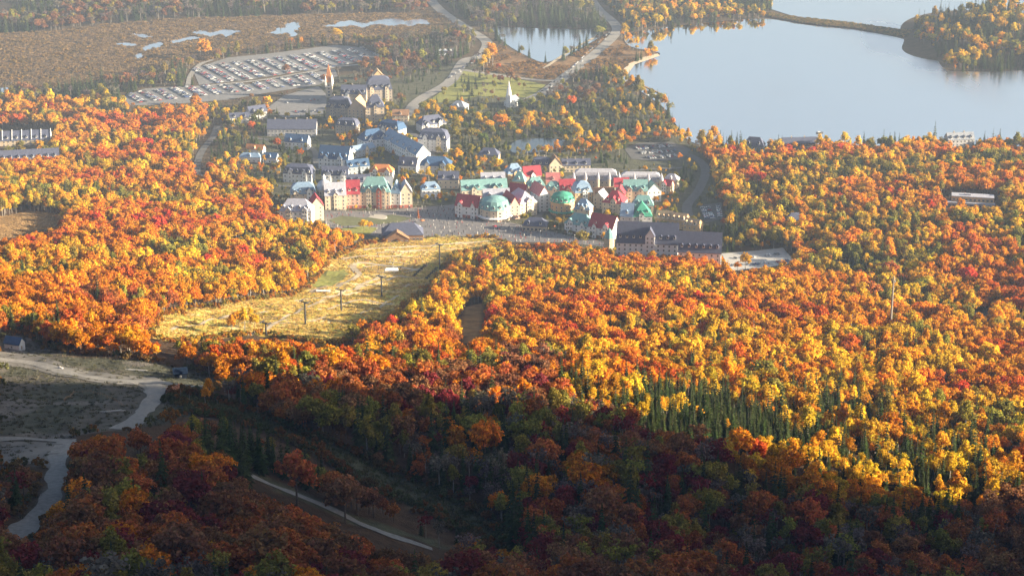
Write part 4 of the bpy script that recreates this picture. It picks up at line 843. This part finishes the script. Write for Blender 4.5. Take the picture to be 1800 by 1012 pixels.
# standing-alone trees join the list
ex = [G(*p[0]) for p in extra]
fam = {'maple': MAP, 'birch': BIR, 'spruce': CON}
tx = np.r_[tx, [e.x for e in ex]]; ty = np.r_[ty, [e.y for e in ex]]; tz = np.r_[tz, [e.z for e in ex]]
fid = np.r_[fid, [random.choice(fam[p[1]]) for p in extra]]; scl = np.r_[scl, [p[3] for p in extra]]; rot = np.r_[rot, rng.uniform(0, 6.28, len(ex))]
cidx = np.r_[cidx, [PN.index(p[2]) for p in extra]]; tint = np.concatenate([tint, np.array([PAL[p[2]] for p in extra])*1.0]); mixn = np.r_[mixn, ['alone']*len(ex)]
N = len(tx); tpx, tpy = project(tx, ty, tz); conif = np.isin(fid, CON)
dist = np.sqrt(tx**2+ty**2+(tz-CAMH)**2)
ppx, ppy = project(tx, ty, tz+9*scl)
vis = (ppx > 10) & (ppx < 1790) & (ppy > 8) & (ppy < 1003)
size = scl/dist*vis; size[mixn == 'alone'] *= 5
single = np.zeros(N, bool)
bl = np.nonzero(~conif)[0]; single[bl[np.argsort(-size[bl])[:300]]] = True
cn = np.nonzero(conif)[0]; single[cn[np.argsort(-size[cn])[:170]]] = True
CN = {'red': 'red', 'scarlet': 'scarlet', 'orange': 'bright orange', 'amber': 'amber', 'yellow': 'golden yellow', 'olive': 'olive green', 'green': 'dark green', 'brown': 'brown', 'crimson': 'dusky crimson', 'conifer': 'dark green', 'rust': 'rust orange', 'grey': 'bare grey'}
def where(i):
    m = mixn[i]; x, y = tpx[i], tpy[i]
    if m == 'alone': return 'standing in the open'
    if y > 960: return 'along the bottom edge of the picture' if x > 420 else 'in the bottom corner of the near hill'
    if x < 110 and y > 780: return 'beside the gravel descent'
    if y > 800 and x < 260: return 'on the near hill by the gravel road'
    if y > 880 and x < 520: return 'low on the near shaded hill'
    if y > 770 and x < 520 and m != 'dark': return 'on the crest of the near hill'
    if m == 'dark': return 'between the two shaded ski runs' if y > 700 else 'far behind by the marsh'
    if y > 640 and x < 620: return 'in the belt above the gravel road'
    if y > 640 and x < 900: return 'above the shaded ski run'
    if m.startswith('spruce'): return 'in the sunny spruce patch' if x < 1420 else 'among spruces near the east edge'
    if m == 'village': return 'in the village'
    if x > 1400: return 'in the shaded east corner wood'
    if x > 1150: return 'in the shaded wood below the spruces'
    return 'in the shaded wood facing the run'
_o1 = ['', 'first', 'second', 'third', 'fourth', 'fifth', 'sixth', 'seventh', 'eighth', 'ninth', 'tenth', 'eleventh', 'twelfth', 'thirteenth', 'fourteenth', 'fifteenth', 'sixteenth', 'seventeenth', 'eighteenth', 'nineteenth']
_t1 = ['', '', 'twenty', 'thirty', 'forty', 'fifty', 'sixty', 'seventy', 'eighty', 'ninety']; _t2 = ['', '', 'twentieth', 'thirtieth', 'fortieth', 'fiftieth', 'sixtieth', 'seventieth', 'eightieth', 'ninetieth']
def ordinal(n): return _o1[n] if n < 20 else _t2[n//10] if n % 10 == 0 else _t1[n//10]+_o1[n % 10]
def look(i):
    k = FORMS[fid[i]][0]
    return '%s%s %s %s' % ('large ' if scl[i] > 1.15 else 'small ' if scl[i] < .75 else '', CN[PN[cidx[i]]], {'thin': 'thin tree'}.get(k, k), where(i))
_by = {}
for i in sorted(np.nonzero(single)[0], key=lambda j: ppx[j]): _by.setdefault(look(i), []).append(i)
rank = {i: (n+1, len(v)) for v in _by.values() for n, i in enumerate(v)}
for i in np.nonzero(single)[0]:
    k = FORMS[fid[i]][0]; nm = {'maple': 'maple_tree', 'birch': 'birch_tree', 'thin': 'thinning_tree', 'spruce': 'spruce_tree', 'pine': 'pine_tree'}[k]
    t = empty(nm, (tx[i], ty[i], tz[i]), rot[i]); s = scl[i]; t.scale = (s*random.uniform(.92, 1.08), s*random.uniform(.92, 1.08), s)
    lab = look(i); n_, m_ = rank[i]
    if m_ > 1: lab += ', %s from left' % ordinal(n_)
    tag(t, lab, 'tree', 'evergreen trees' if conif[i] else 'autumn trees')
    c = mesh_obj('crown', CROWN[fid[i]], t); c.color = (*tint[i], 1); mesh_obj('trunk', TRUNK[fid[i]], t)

# ------------------------------------------------------------------ masses made of many alike pieces
def scatter(name, coll, pos, rz, sc, ind, tn, label):
    me = bpy.data.meshes.new(name); n = len(pos); me.vertices.add(n); me.vertices.foreach_set('co', np.asarray(pos, np.float32).ravel())
    def at(nm, ty_, data, key): a = me.attributes.new(nm, ty_, 'POINT'); a.data.foreach_set(key, data)
    at('turn', 'FLOAT_VECTOR', np.c_[np.zeros(n), np.zeros(n), rz].astype(np.float32).ravel(), 'vector')
    sc = np.asarray(sc, float); sc = sc if sc.ndim == 2 else np.repeat(sc[:, None], 3, 1)
    at('size', 'FLOAT_VECTOR', sc.astype(np.float32).ravel(), 'vector')
    at('pick', 'INT', np.asarray(ind, np.int32), 'value')
    at('tint', 'FLOAT_COLOR', np.c_[tn, np.ones(n)].astype(np.float32).ravel(), 'color')
    o = mesh_obj(name, me); tag(o, label, None, None, 'stuff')
    ng = bpy.data.node_groups.new(name+'_scatter', 'GeometryNodeTree')
    ng.interface.new_socket('Geometry', in_out='INPUT', socket_type='NodeSocketGeometry'); ng.interface.new_socket('Geometry', in_out='OUTPUT', socket_type='NodeSocketGeometry')
    nd = ng.nodes; L = ng.links.new
    gi = nd.new('NodeGroupInput'); go = nd.new('NodeGroupOutput'); m2p = nd.new('GeometryNodeMeshToPoints'); iop = nd.new('GeometryNodeInstanceOnPoints'); ci = nd.new('GeometryNodeCollectionInfo')
    ci.inputs['Collection'].default_value = coll; ci.inputs['Separate Children'].default_value = True; ci.inputs['Reset Children'].default_value = True
    def na(nm, t): a = nd.new('GeometryNodeInputNamedAttribute'); a.data_type = t; a.inputs['Name'].default_value = nm; return a.outputs['Attribute']
    iop.inputs['Pick Instance'].default_value = True
    L(gi.outputs[0], m2p.inputs['Mesh']); L(m2p.outputs[0], iop.inputs['Points']); L(ci.outputs[0], iop.inputs['Instance'])
    L(na('pick', 'INT'), iop.inputs['Instance Index']); L(na('turn', 'FLOAT_VECTOR'), iop.inputs['Rotation']); L(na('size', 'FLOAT_VECTOR'), iop.inputs['Scale']); L(iop.outputs[0], go.inputs[0])
    md = o.modifiers.new('scatter', 'NODES'); md.node_group = ng
    return o
for nm, msk, lab in (('autumn_forest', ~single & ~conif, 'autumn forest of orange, red and yellow trees covering the slopes'), ('evergreen_forest', ~single & conif, 'dark evergreen trees scattered through the autumn forest')):
    s = np.nonzero(msk)[0]; sc = np.c_[scl[s]*rng.uniform(.9, 1.1, len(s)), scl[s]*rng.uniform(.9, 1.1, len(s)), scl[s]]
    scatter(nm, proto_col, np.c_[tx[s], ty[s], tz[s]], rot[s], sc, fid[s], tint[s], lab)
print('TREES', N, 'single', single.sum(), 'windows', NWIN[0])

# grass tufts on the ski slope, reeds and shrubs in the marsh
gcol = bpy.data.collections.new('tuft_forms')
def tuft(i, n, h, spread, leaf):
    g = np.random.default_rng(80+i); p = np.c_[g.normal(size=(n, 2))*spread, np.zeros(n)]; a = g.uniform(0, 6.28, n); w = leaf
    d = np.c_[np.cos(a), np.sin(a), np.zeros(n)]*w; top = np.c_[g.normal(size=(n, 2))*h*.35, h*g.uniform(.6, 1.2, n)]
    v = np.stack([p-d, p+d, p+d*.4+top, p-d*.4+top], 1).reshape(-1, 3); v[:, 2] -= .1
    o = bpy.data.objects.new('tuft_%02d' % i, np_mesh('tuft', v, np.arange(4*n).reshape(-1, 4), [LEAF_S])); gcol.objects.link(o)
for i in range(3): tuft(i, 26, .75, .55, .12)
def bushform(i):
    v, f, t = broadleaf(90+i, 3, 1.0, 1.5, 1.1, 9, 26, .34, limbs=2); o = bpy.data.objects.new('tuft_%02d' % i, np_mesh('bush', v, f, [LEAF_S])); gcol.objects.link(o)
bushform(3); bushform(4)
def fill(poly, n, seed):
    g = np.random.default_rng(seed); xs = [p[0] for p in poly]; ys = [p[1] for p in poly]; a = np.c_[g.uniform(min(xs), max(xs), n), g.uniform(min(ys), max(ys), n)]
    a = a[inside(poly, a[:, 0], a[:, 1])]
    ok = np.ones(len(a), bool)
    for p in MPONDS+[POND, LAKE]: ok &= ~inside(p, a[:, 0], a[:, 1])
    for k, (pts, w) in ROADS.items(): ok &= seg_dist(pts, a[:, 0], a[:, 1]) > w/2+.8
    for pl in LAWNS: ok &= ~inside(pl, a[:, 0], a[:, 1])
    for pts, w in PATHS: ok &= seg_dist(pts, a[:, 0], a[:, 1]) > w/2+.5
    return a[ok]
def tufts(name, poly, n, seed, cols, smin, smax, ind, label, thr=None):
    a = fill(poly, n, seed); g = np.random.default_rng(seed+1)
    if thr: a = a[noise(a[:, 0], a[:, 1], 22, seed) > thr]
    m = len(a); c = np.array(cols)[g.integers(0, len(cols), m)]*g.uniform(.7, 1.25, (m, 1))
    scatter(name, gcol, np.c_[a, hs(a[:, 0], a[:, 1])], g.uniform(0, 6.28, m), g.uniform(smin, smax, m), np.array(ind)[g.integers(0, len(ind), m)], c, label)
tufts('meadow_grass', PISTE, 30000, 1, [(.58,.40,.12),(.62,.44,.15),(.42,.39,.10),(.50,.32,.11)], .6, 1.3, [0,1,2], 'tufted golden grass on the sunny ski slope')
tufts('slope_shrubs', PISTE, 2600, 5, [(.40,.28,.05),(.34,.20,.06),(.52,.34,.06)], .35, .8, [3,4], 'low golden shrubs dotting the sunny ski slope', .55)
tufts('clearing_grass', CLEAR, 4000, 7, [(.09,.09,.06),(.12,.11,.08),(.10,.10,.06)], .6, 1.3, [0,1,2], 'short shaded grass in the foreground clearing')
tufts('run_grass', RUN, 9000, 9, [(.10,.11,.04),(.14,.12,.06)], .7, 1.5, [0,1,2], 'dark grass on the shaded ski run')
tufts('marsh_reeds', MARSH, 30000, 11, [(.20,.13,.07),(.26,.17,.08),(.14,.10,.065)], 1.4, 3.2, [0,1,2], 'brown reeds over the wide marsh')
tufts('marsh_shrubs', MARSH, 9000, 13, [(.30,.20,.07),(.38,.23,.07),(.20,.14,.06)], .7, 1.6, [3,4], 'brown and ochre shrubs along the marsh edge', .60)
tufts('shore_shrubs', MARSH2, 5000, 15, [(.34,.19,.07),(.24,.16,.06),(.42,.24,.07)], .6, 1.5, [3,4], 'russet shrubs round the pale pond', .42)
tufts('hill_clearing_grass', HILLCLEAR, 5000, 17, [(.42,.28,.14),(.34,.22,.11)], .7, 1.5, [0,1,2], 'pale grass in the hilltop clearing')
def edge_shrubs(name, poly, n, seed, cols, label):
    g = np.random.default_rng(seed); pts = np.array([p[:2] for p in poly]); nx_ = np.roll(pts, -1, 0); L = np.linalg.norm(nx_-pts, axis=1); k = g.choice(len(pts), n, p=L/L.sum()); t = g.random(n)[:, None]
    a = pts[k]*(1-t)+nx_[k]*t+g.normal(size=(n, 2))*2.6
    ok = ~inside(PLAZA, a[:, 0], a[:, 1])
    for kk, (pp, w) in ROADS.items(): ok &= seg_dist(pp, a[:, 0], a[:, 1]) > w/2+2
    a = a[ok]; m = len(a); c = np.array(cols)[g.integers(0, len(cols), m)]*g.uniform(.7, 1.2, (m, 1))
    scatter(name, gcol, np.c_[a, hs(a[:, 0], a[:, 1])], g.uniform(0, 6.28, m), g.uniform(.8, 2.1, m), g.integers(3, 5, m), c, label)
edge_shrubs('slope_edge_shrubs', PISTE, 900, 41, [(.45,.22,.03),(.50,.30,.04),(.24,.20,.05),(.38,.15,.03)], 'low autumn shrubs along the forest edge of the ski slope')
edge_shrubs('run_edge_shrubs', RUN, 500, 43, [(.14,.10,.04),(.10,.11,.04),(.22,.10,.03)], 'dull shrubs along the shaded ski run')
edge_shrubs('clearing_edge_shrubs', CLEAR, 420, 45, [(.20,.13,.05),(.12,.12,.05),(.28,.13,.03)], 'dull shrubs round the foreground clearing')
cw = [at_z(*p, 0) for p in [(1345,24),(1352,31),(1420,43),(1500,51),(1590,67),(1606,58),(1500,43),(1400,32)]]
tag(sheet('causeway_bank', cw, mat('bank_soil', (.14,.10,.06), .95, .3, .2), .62), kind='structure')
tufts('causeway_shrubs', cw, 9000, 19, [(.22,.15,.06),(.34,.22,.06),(.14,.13,.04)], .8, 1.8, [3,4], 'shrubs along the narrow causeway between the lakes')

# ------------------------------------------------------------------ cars
def car_mesh(name, paint):
    b = MB(); L, Wd = 4.5, 1.8
    L *= 1.05
    prof = [(-L/2, .35), (-L/2, .85), (-L/2+.2, .98), (L/2-1.2, .98), (L/2-.15, .82), (L/2, .6), (L/2, .35)]
    n = len(prof); b.add([(x, -Wd/2, z) for x, z in prof]+[(x, Wd/2, z) for x, z in prof], [tuple(range(n)), tuple(range(2*n-1, n-1, -1))]+[(i, i+n, (i+1) % n+n, (i+1) % n) for i in range(n)], 0)
    lo = [(-L/2+.35, -.82), (L/2-1.35, -.82), (L/2-1.35, .82), (-L/2+.35, .82)]; hi = [(-L/2+.9, -.66), (L/2-2.1, -.66), (L/2-2.1, .66), (-L/2+.9, .66)]
    b.add([(x, y, .97) for x, y in lo]+[(x, y, 1.42) for x, y in hi], [(0,1,5,4),(1,2,6,5),(2,3,7,6),(3,0,4,7)], 1)
    b.add([(x, y, 1.425) for x, y in hi]+[(x*.97, y*.93, 1.5) for x, y in hi], [(0,1,5,4),(1,2,6,5),(2,3,7,6),(3,0,4,7),(4,5,6,7)], 0)
    for x in (-1.4, 1.35):
        for y in (-.86, .86): b.tube((x, y-.1, .33), (x, y+.1, .33), .33, .33, 8, 2)
    return b.mesh(name, [paint, GLASS, DARKM])
CAR = car_mesh('car', tint_mat('car_paint', .35, .5)); CAR_S = car_mesh('car', tint_mat_s('car_paint_mass', .35, .5))
ccol = bpy.data.collections.new('car_forms'); ccol.objects.link(bpy.data.objects.new('car_form', CAR_S))
PAINT = [('white', (.75,.75,.76)), ('silver', (.45,.46,.48)), ('grey', (.16,.17,.18)), ('black', (.02,.02,.025)), ('red', (.35,.03,.03)), ('blue', (.04,.08,.25)), ('white', (.70,.70,.72)), ('black', (.03,.03,.035)), ('silver', (.55,.56,.58))]
cars = []       # x, y, heading, paint, place words
crg = random.Random(4)
def car_row(a, b, where_, fill_=.85, gap=2.9, double=True):
    A, B = G(*a), G(*b); d = (B-A).xy; n = int(d.length/gap); h = math.atan2(d.y, d.x)+math.pi/2; nn = Vector((-d.y, d.x)).normalized()
    for k in range(n):
        for s in ((-2.7, 2.7) if double else (0,)):
            if crg.random() > fill_: continue
            p = A.xy+d*(k+.5)/n+nn*(s+crg.uniform(-.2, .2)); cars.append((p.x, p.y, h+(math.pi if crg.random() < .5 else 0)+crg.uniform(-.04, .04), crg.choice(PAINT), where_, k+1))
ordn = ['first', 'second', 'third', 'fourth', 'fifth', 'sixth', 'seventh', 'eighth', 'ninth', 'tenth']
for k, (a, b) in enumerate([((1118,262),(1180,257)), ((1125,270),(1190,266)), ((1135,279),(1190,275))]): car_row(a, b, 'in the %s row of the lake car park' % ordn[k])
car_row((1240,366), (1248,386), 'in the near row of the small court by the road'); car_row((1262,362), (1266,382), 'in the far row of the small court by the road', double=False)
for k, (a, b) in enumerate([((1285,468),(1390,459)), ((1290,455),(1376,447))]): car_row(a, b, 'in the %s row on the terrace beside the slate hotel' % ('front', 'back')[k], .6, 3.1, False)
car_row((1712,566), (1736,563), 'parked by the forest road', .8); car_row((1716,576), (1742,572), 'parked below the forest road', .8)
for k, (a, b) in enumerate([((480,200),(560,196)), ((490,182),(568,176))]): car_row(a, b, 'in the %s row of the square left of the chateau' % ('lower', 'upper')[k], .25)
for a, b, nme in [((1074,58),(1000,128), 'queue on the lake road'), ((1000,128),(950,166), 'lower queue on the lake road'), ((845,98),(790,140), 'traffic on the valley road')]:
    A, B = G(*a), G(*b); d = (B-A).xy; n = int(d.length/9); nn = Vector((-d.y, d.x)).normalized()
    for k in range(n):
        if crg.random() < .75: p = A.xy+d*(k+.5)/n+nn*(-2.2 if crg.random() < .7 else 2.2); cars.append((p.x, p.y, math.atan2(d.y, d.x), crg.choice(PAINT), 'in the '+nme, k+1))
for k in range(13): car_row((222+k*27, 164-k*2.9), (252+k*27, 181-k*2.9), 'in the %s row of the lower car park' % ordinal(k+1), .88)
nsingle = min(300, len(cars))
for k in range(13):
    x = 338+k*25; y = 119-k*2.9; car_row((x, y), (x+52, y+29-k*.4), 'in the %s row of the upper car park' % ordinal(k+1), .9)
MAINL = LOTS['main']; LOWL = LOTS['lower']
cars = [c for c in cars if not ('upper car park' in c[4] and not inside(MAINL, c[0], c[1])) and not ('lower car park' in c[4] and not inside(LOWL, c[0], c[1]))]
nsingle = min(300, len(cars)); cl_seen = {}
for i, (x, y, h, (pn_, pc), wh_, k) in enumerate(cars[:nsingle]):
    o = mesh_obj('parked_car' if 'queue' not in wh_ and 'traffic' not in wh_ else 'car', CAR, None, (x, y, float(hs(x, y))+.42), h); o.color = (*pc, 1)
    lab = '%s car %s' % (pn_, wh_); cl_seen[lab] = cl_seen.get(lab, 0)+1; lab = '%s %s car %s' % (ordinal(cl_seen[lab]), pn_, wh_)
    tag(o, lab, 'car', 'parked and queuing cars')
rest = cars[nsingle:]
if rest:
    a = np.array([(c[0], c[1], float(hs(c[0], c[1]))+.42) for c in rest])
    scatter('parked_cars', ccol, a, np.array([c[2] for c in rest]), np.ones(len(a)), np.zeros(len(a)), np.array([c[3][1] for c in rest]), 'rows of parked cars filling the far car park')

# ------------------------------------------------------------------ people on the plaza and the slope: a far crowd
pcol = bpy.data.collections.new('crowd_forms')
b = MB(); b.lathe([(.12,0),(.13,.45),(.2,.85),(.23,1.2),(.25,1.42),(.09,1.5),(.11,1.6),(.12,1.7),(.04,1.8)], 8); pm = b.mesh('figure', [tint_mat_s('clothing', .9, .2)]); pcol.objects.link(bpy.data.objects.new('figure', pm))
a = np.concatenate([fill(PLAZA, 2600, 31)[:560], fill([tuple(v)[:2] for v in GP([(600,452),(760,440),(760,470),(620,482)])], 300, 33)[:70]])
cols = np.array([(.02,.02,.03),(.03,.04,.08),(.3,.28,.27),(.25,.04,.04),(.05,.05,.06),(.55,.53,.5)])
scatter('crowd', pcol, np.c_[a, hs(a[:, 0], a[:, 1])+.2], rng.uniform(0, 6, len(a)), rng.uniform(1.1, 1.4, len(a)), np.zeros(len(a)), cols[rng.integers(0, 6, len(a))], 'small scattered crowd on the plaza and lower slope')

# ------------------------------------------------------------------ chairlift
LIFT = [(468,590), (537,570), (600,546), (671,522), (773,476)]; tops = []
for i, p in enumerate(LIFT):
    g = G(*p); hh = 17 if i < 4 else 24; t = empty('lift_tower', g, R(-35))
    tag(t, ['low dark lift tower at the golden shrubs, bottom of the line', 'second dark lift tower up from the shrubs', 'middle dark lift tower on the golden slope', 'fourth dark lift tower near the white tent', 'tallest dark lift tower beside the forest edge'][i], 'lift tower', 'chairlift towers')
    if i == 0: hh = 9
    MB().tube((0,0,-2), (0,0,hh), .75, .5, 10).obj('mast', DARKM, t)
    arm = MB().box(-3.4, 3.4, -.35, .35, hh-.5, hh+.25).obj('crossarm', DARKM, t)
    for s in (-3.2, 3.2): MB().box(s-.3, s+.3, -2.2, 2.2, hh+.15, hh+.8).obj('sheave_train', DARKM, arm)
    MB().box(-.8, .8, -.8, .8, -2, .35).obj('footing', STEEL, t)
    tops.append((g, hh+.75))
for s in (-3.2, 3.2):
    b = MB()
    for (g0, h0), (g1, h1) in zip(tops[:-1], tops[1:]):
        off = Vector((math.cos(R(-35))*s, math.sin(R(-35))*s, 0)); P0 = g0+off+Vector((0,0,h0)); P1 = g1+off+Vector((0,0,h1)); n = 10
        pt = [P0.lerp(P1, k/n)-Vector((0,0,4*3.0*(k/n)*(1-k/n))) for k in range(n+1)]
        for p0, p1 in zip(pt[:-1], pt[1:]): b.tube(p0, p1, .09, .09, 4)
    tag(b.obj('lift_cable', DARKM), 'left haul cable strung along the lift towers' if s < 0 else 'right haul cable strung along the lift towers', 'cable')
b = MB(); 
for s in (-.55, .55): b.tube((s,-.2,.2), (s,-.2,1.6), .06, .06, 4); 
b.box(-.9, .9, -.2, .35, .45, .56); b.box(-.9, .9, .3, .4, .56, 1.1); b.tube((0,-.2,1.6), (0,-.1,2.6), .06, .06, 4); b.box(-.6, .6, -.27, -.13, 1.55, 1.67)
CH = b.mesh('chair', [DARKM])
for k in range(14):
    g = G(728+k*3.1, 487-(k % 7)*3.0+(k//7)*4); o = mesh_obj('lift_chair', CH, None, g+Vector((0, 0, .0)), R(crg.uniform(-40, 40))); o.scale = (1.5,)*3
    tag(o, '%s dark parked lift chair from left in pile below the tallest tower' % ordinal(k+1), 'lift chair', 'parked lift chairs')
# tall mast on the east slope, pole by the shed, posts
g = G(1564,590); t = empty('tall_mast', g); tag(t, 'tall thin grey mast rising from eastern orange forest', 'mast')
MB().tube((0,0,-2), (0,0,48), 1.1, .55, 10).obj('pole', mat('mast_paint', (.24,.22,.21), .6, .15, .3), t)
MB().box(-1.6, 1.6, -.3, .3, 43, 43.5).obj('antenna_arm', STEEL, t); MB().tube((1.4,0,43), (1.4,0,47), .15, .1).obj('antenna', TRIM, t); MB().tube((-1.4,0,43), (-1.4,0,46), .15, .1).obj('antenna', TRIM, t)
def snag(px, py, h, lean, label):
    g = G(px, py); b = MB(); b.tube((0,0,-1), (lean*.5,0,h*.55), .32, .25, 6); b.tube((lean*.5,0,h*.55), (lean,0,h), .25, .08, 6); b.tube((lean*.6,0,h*.6), (lean*.6+1.2,.3,h*.8), .1, .03, 4)
    tag(b.obj('dead_trunk', BIRCH, None, g), label, 'dead tree')
snag(369, 662, 9, -.9, 'pale bare leaning trunk right of the dark shed')
for k, p in enumerate([(318,700),(333,704),(346,708),(382,712)]): tag(MB().tube((0,0,-.6), (0,0,4.2-k*.4), .16, .12, 6).obj('wooden_post', BIRCH, None, G(*p)), '%s pale post from the left in the row below the dark shed' % ordn[k], 'post', 'posts below the shed')
# timber sign frame at the bend
g = G(293,694); t = empty('timber_barrier', g, R(55)); tag(t, 'slanted reddish timber barrier at the gravel road bend', 'barrier')
RED = mat('red_timber', (.50,.24,.16), .85, .2, 1)
for x in (0, 4.5, 9): MB().box(x-.18, x+.18, -.18, .18, -1, 3.2 if x else 3.8).obj('post', RED, t)
for z in (.8, 1.6, 2.4): MB().box(-.3, 9.3, -.26, -.18, z, z+.5).obj('plank', RED, t)
# rail fences in the clearing
def fence(pts, label, h=1.3, sp=4):
    w = [G(*p) for p in pts]; t = empty('rail_fence', w[0]); tag(t, label, 'fence')
    for a, b in zip(w[:-1], w[1:]):
        n = max(1, int((b-a).length/sp)); q = [a.lerp(b, k/n) for k in range(n+1)]
        for p in q: p.z = float(hs(p.x, p.y))
        for p in q[:-1]: MB().tube((0,0,-.5), (0,0,h), .1, .09, 5).obj('post', WOOD, t, p-w[0])
        for p0, p1 in zip(q[:-1], q[1:]):
            for z in (h*.5, h*.92): MB().tube((0,0,0), (p1-p0), .06, .06, 4).obj('rail', WOOD, t, p0-w[0]+Vector((0, 0, z)))
fence([(113,706),(130,692),(160,690),(185,698),(218,716)], 'curved grey rail fence in the shaded clearing', 1.6)
fence([(110,628),(170,630),(240,634)], 'rail fence along sunlit grass below the forest', 1.2, 6)
fence([(548,488),(566,478),(606,480)], 'low dark fence beside the bright green lawn', 1.6, 5)
fence([(632,452),(700,458),(740,452)], 'fence crossing the lower golden slope', 1.4, 6)
# log and stone heaps
LOG = mat('pale_log', (.45,.43,.42), .9, .2, 1)
for k, (p, n, lab) in enumerate([((222,676), 7, 'pale log heap on the verge left of the shed'), ((198,724), 5, 'pale log heap in the middle of the shaded clearing'), ((108,648), 5, 'rock heap on the upper gravel road'), ((240,652), 3, 'pale planks lying above the gravel junction'), ((66,834), 2, 'small white box at the road fork')]):
    g = G(*p); b = MB()
    for i in range(n):
        if k == 2: b.lathe([(.2,-.2),(random.uniform(.7,1.2),.2),(random.uniform(.5,.9),.8),(.1,1.2)], 6, (random.uniform(-2.5,2.5), random.uniform(-1,1)))
        else: y = (i % 3)*.5; z = .2+(i//3)*.4; L = random.uniform(4, 6.5) if k < 4 else 1.2; b.tube((-L+random.uniform(-1,1), y+random.uniform(-.3,.3), z), (L, y+.4*random.uniform(-1,1), z), .26, .2, 6)
    tag(b.obj('log_pile' if k != 2 else 'rock_heap', LOG, None, g, R(random.uniform(-20, 20))), lab, 'logs' if k != 2 else 'rocks')
# tents and mats on the lower slope
g = G(676,481); t = empty('marquee', g, R(4)); tag(t, 'white marquee on the lower golden slope', 'tent')
MB().add([(0,0,2.4),(12,0,2.4),(12,6,2.4),(0,6,2.4),(1.5,3,4.4),(10.5,3,4.4)], [(0,1,5,4),(1,2,5),(2,3,4,5),(3,0,4),(0,3,2,1)]).obj('canopy', ROOF['white'], t)
for x in (.2, 4, 8, 11.8):
    for y in (.2, 5.8): MB().tube((x,y,-.5), (x,y,2.45), .08, .08, 5).obj('pole', STEEL, t)
g = G(556,514); tag(MB().box(0, 11, 0, 3, -.3, .9).box(-.3, 11.3, -.3, 3.3, .9, 1.1).obj('landing_platform', ROOF['white'], None, g), 'low white platform on the golden slope left of the lift', 'platform')
for k in range(6):
    g = G(768+6*(k % 3)+k*2.0, 100-8*(k//3)); t = empty('event_tent', g); tag(t, 'white event tent, %s of the cluster by the valley road' % ordn[k], 'tent', 'event tents by the valley road')
    MB().add([(-3,-3,2.3),(3,-3,2.3),(3,3,2.3),(-3,3,2.3),(0,0,4.6)], [(0,1,4),(1,2,4),(2,3,4),(3,0,4),(0,3,2,1)]).obj('canopy', ROOF['white'], t)
    for x in (-2.8, 2.8):
        for y in (-2.8, 2.8): MB().tube((x,y,-.3), (x,y,2.35), .08, .08, 4).obj('pole', STEEL, t)
# round stage in the courtyard
g = G(664,383); tag(MB().lathe([(9.5,-1),(9.5,.55),(9.0,.7)], 28).obj('round_platform', mat('stage_stone', (.40,.36,.31), .9, .1, .4), None, g), 'round pale stone platform in the horseshoe courtyard', 'platform')
# pier and boats
def pt0(px, py): x, y = at_z(px, py, .45); return Vector((x, y, .45))
a, b_ = pt0(1112,143), pt0(1168,168); d = b_-a; t = empty('pier', a, math.atan2(d.y, d.x)); tag(t, 'thin wooden pier reaching into the lake from the beach', 'pier')
MB().box(0, d.length, -1.2, 1.2, .5, .8).obj('deck', WOOD, t); MB().box(d.length-6, d.length+10, -5, -1.25, .45, .75).obj('deck', WOOD, t)
n = int(d.length/8)
for k in range(n): MB().tube((k*8+1, 0, -.4), (k*8+1, 0, .5), .18, .18, 5).obj('pile', WOOD, t)
def boat(px, py, L, rz, lab, hull):
    b = MB(); W2 = L*.17
    top = [(-L/2,-W2,.9),(-L/2,W2,.9),(L*.15,W2,.95),(L/2,0,1.2),(L*.15,-W2,.95)]; bot = [(x*.9, y*.7, 0) for x, y, z in top]
    t = empty('boat', pt0(px, py), rz); tag(t, lab, 'boat'); b.add(top+bot, [(0,1,2,3,4)]+[(i, 5+i, 5+(i+1) % 5, (i+1) % 5) for i in range(5)]); b.obj('hull', hull, t)
    MB().box(-L*.3, L*.05, -W2*.7, W2*.7, .9, 1.9).obj('cabin', TRIM, t)
boat(1441, 234, 9, R(5), 'small dark boat alone on the lake near the shore', DARKM)
for k in range(3): boat(1140+k*12, 165+k*3.5, 6.5, R(20+30*k), '%s white boat from the left moored by the pier' % ordn[k], TRIM)
# street lamps on the plaza
for k, p in enumerate([(762,398),(800,404),(846,408),(900,412),(950,416),(1010,424),(720,372),(780,372)]):
    t = empty('street_lamp', G(*p)); tag(t, '%s plaza lamp post, counted from the lodge' % ordn[k], 'street lamp', 'plaza lamps')
    MB().tube((0,0,-.3), (0,0,5.5), .1, .07, 6).obj('post', STEEL, t); MB().lathe([(.1,5.4),(.35,5.7),(.3,6.1),(.05,6.3)], 8).obj('lantern', TRIM, t)

# ------------------------------------------------------------------ air
hm = bpy.data.materials.new('haze_air'); hm.use_nodes = True; nt = hm.node_tree; nt.nodes.clear()
out = nt.nodes.new('ShaderNodeOutputMaterial'); pv = nt.nodes.new('ShaderNodeVolumePrincipled'); pv.inputs['Color'].default_value = (.60, .74, 1.0, 1); pv.inputs['Density'].default_value = .00007; pv.inputs['Anisotropy'].default_value = .0
nt.links.new(pv.outputs[0], out.inputs['Volume'])
tag(MB().box(GX0-60, GX1+60, GY0-60, GY1+60, -2, 790).obj('haze', hm), 'pale bluish haze filling the whole valley', None, None, 'stuff')
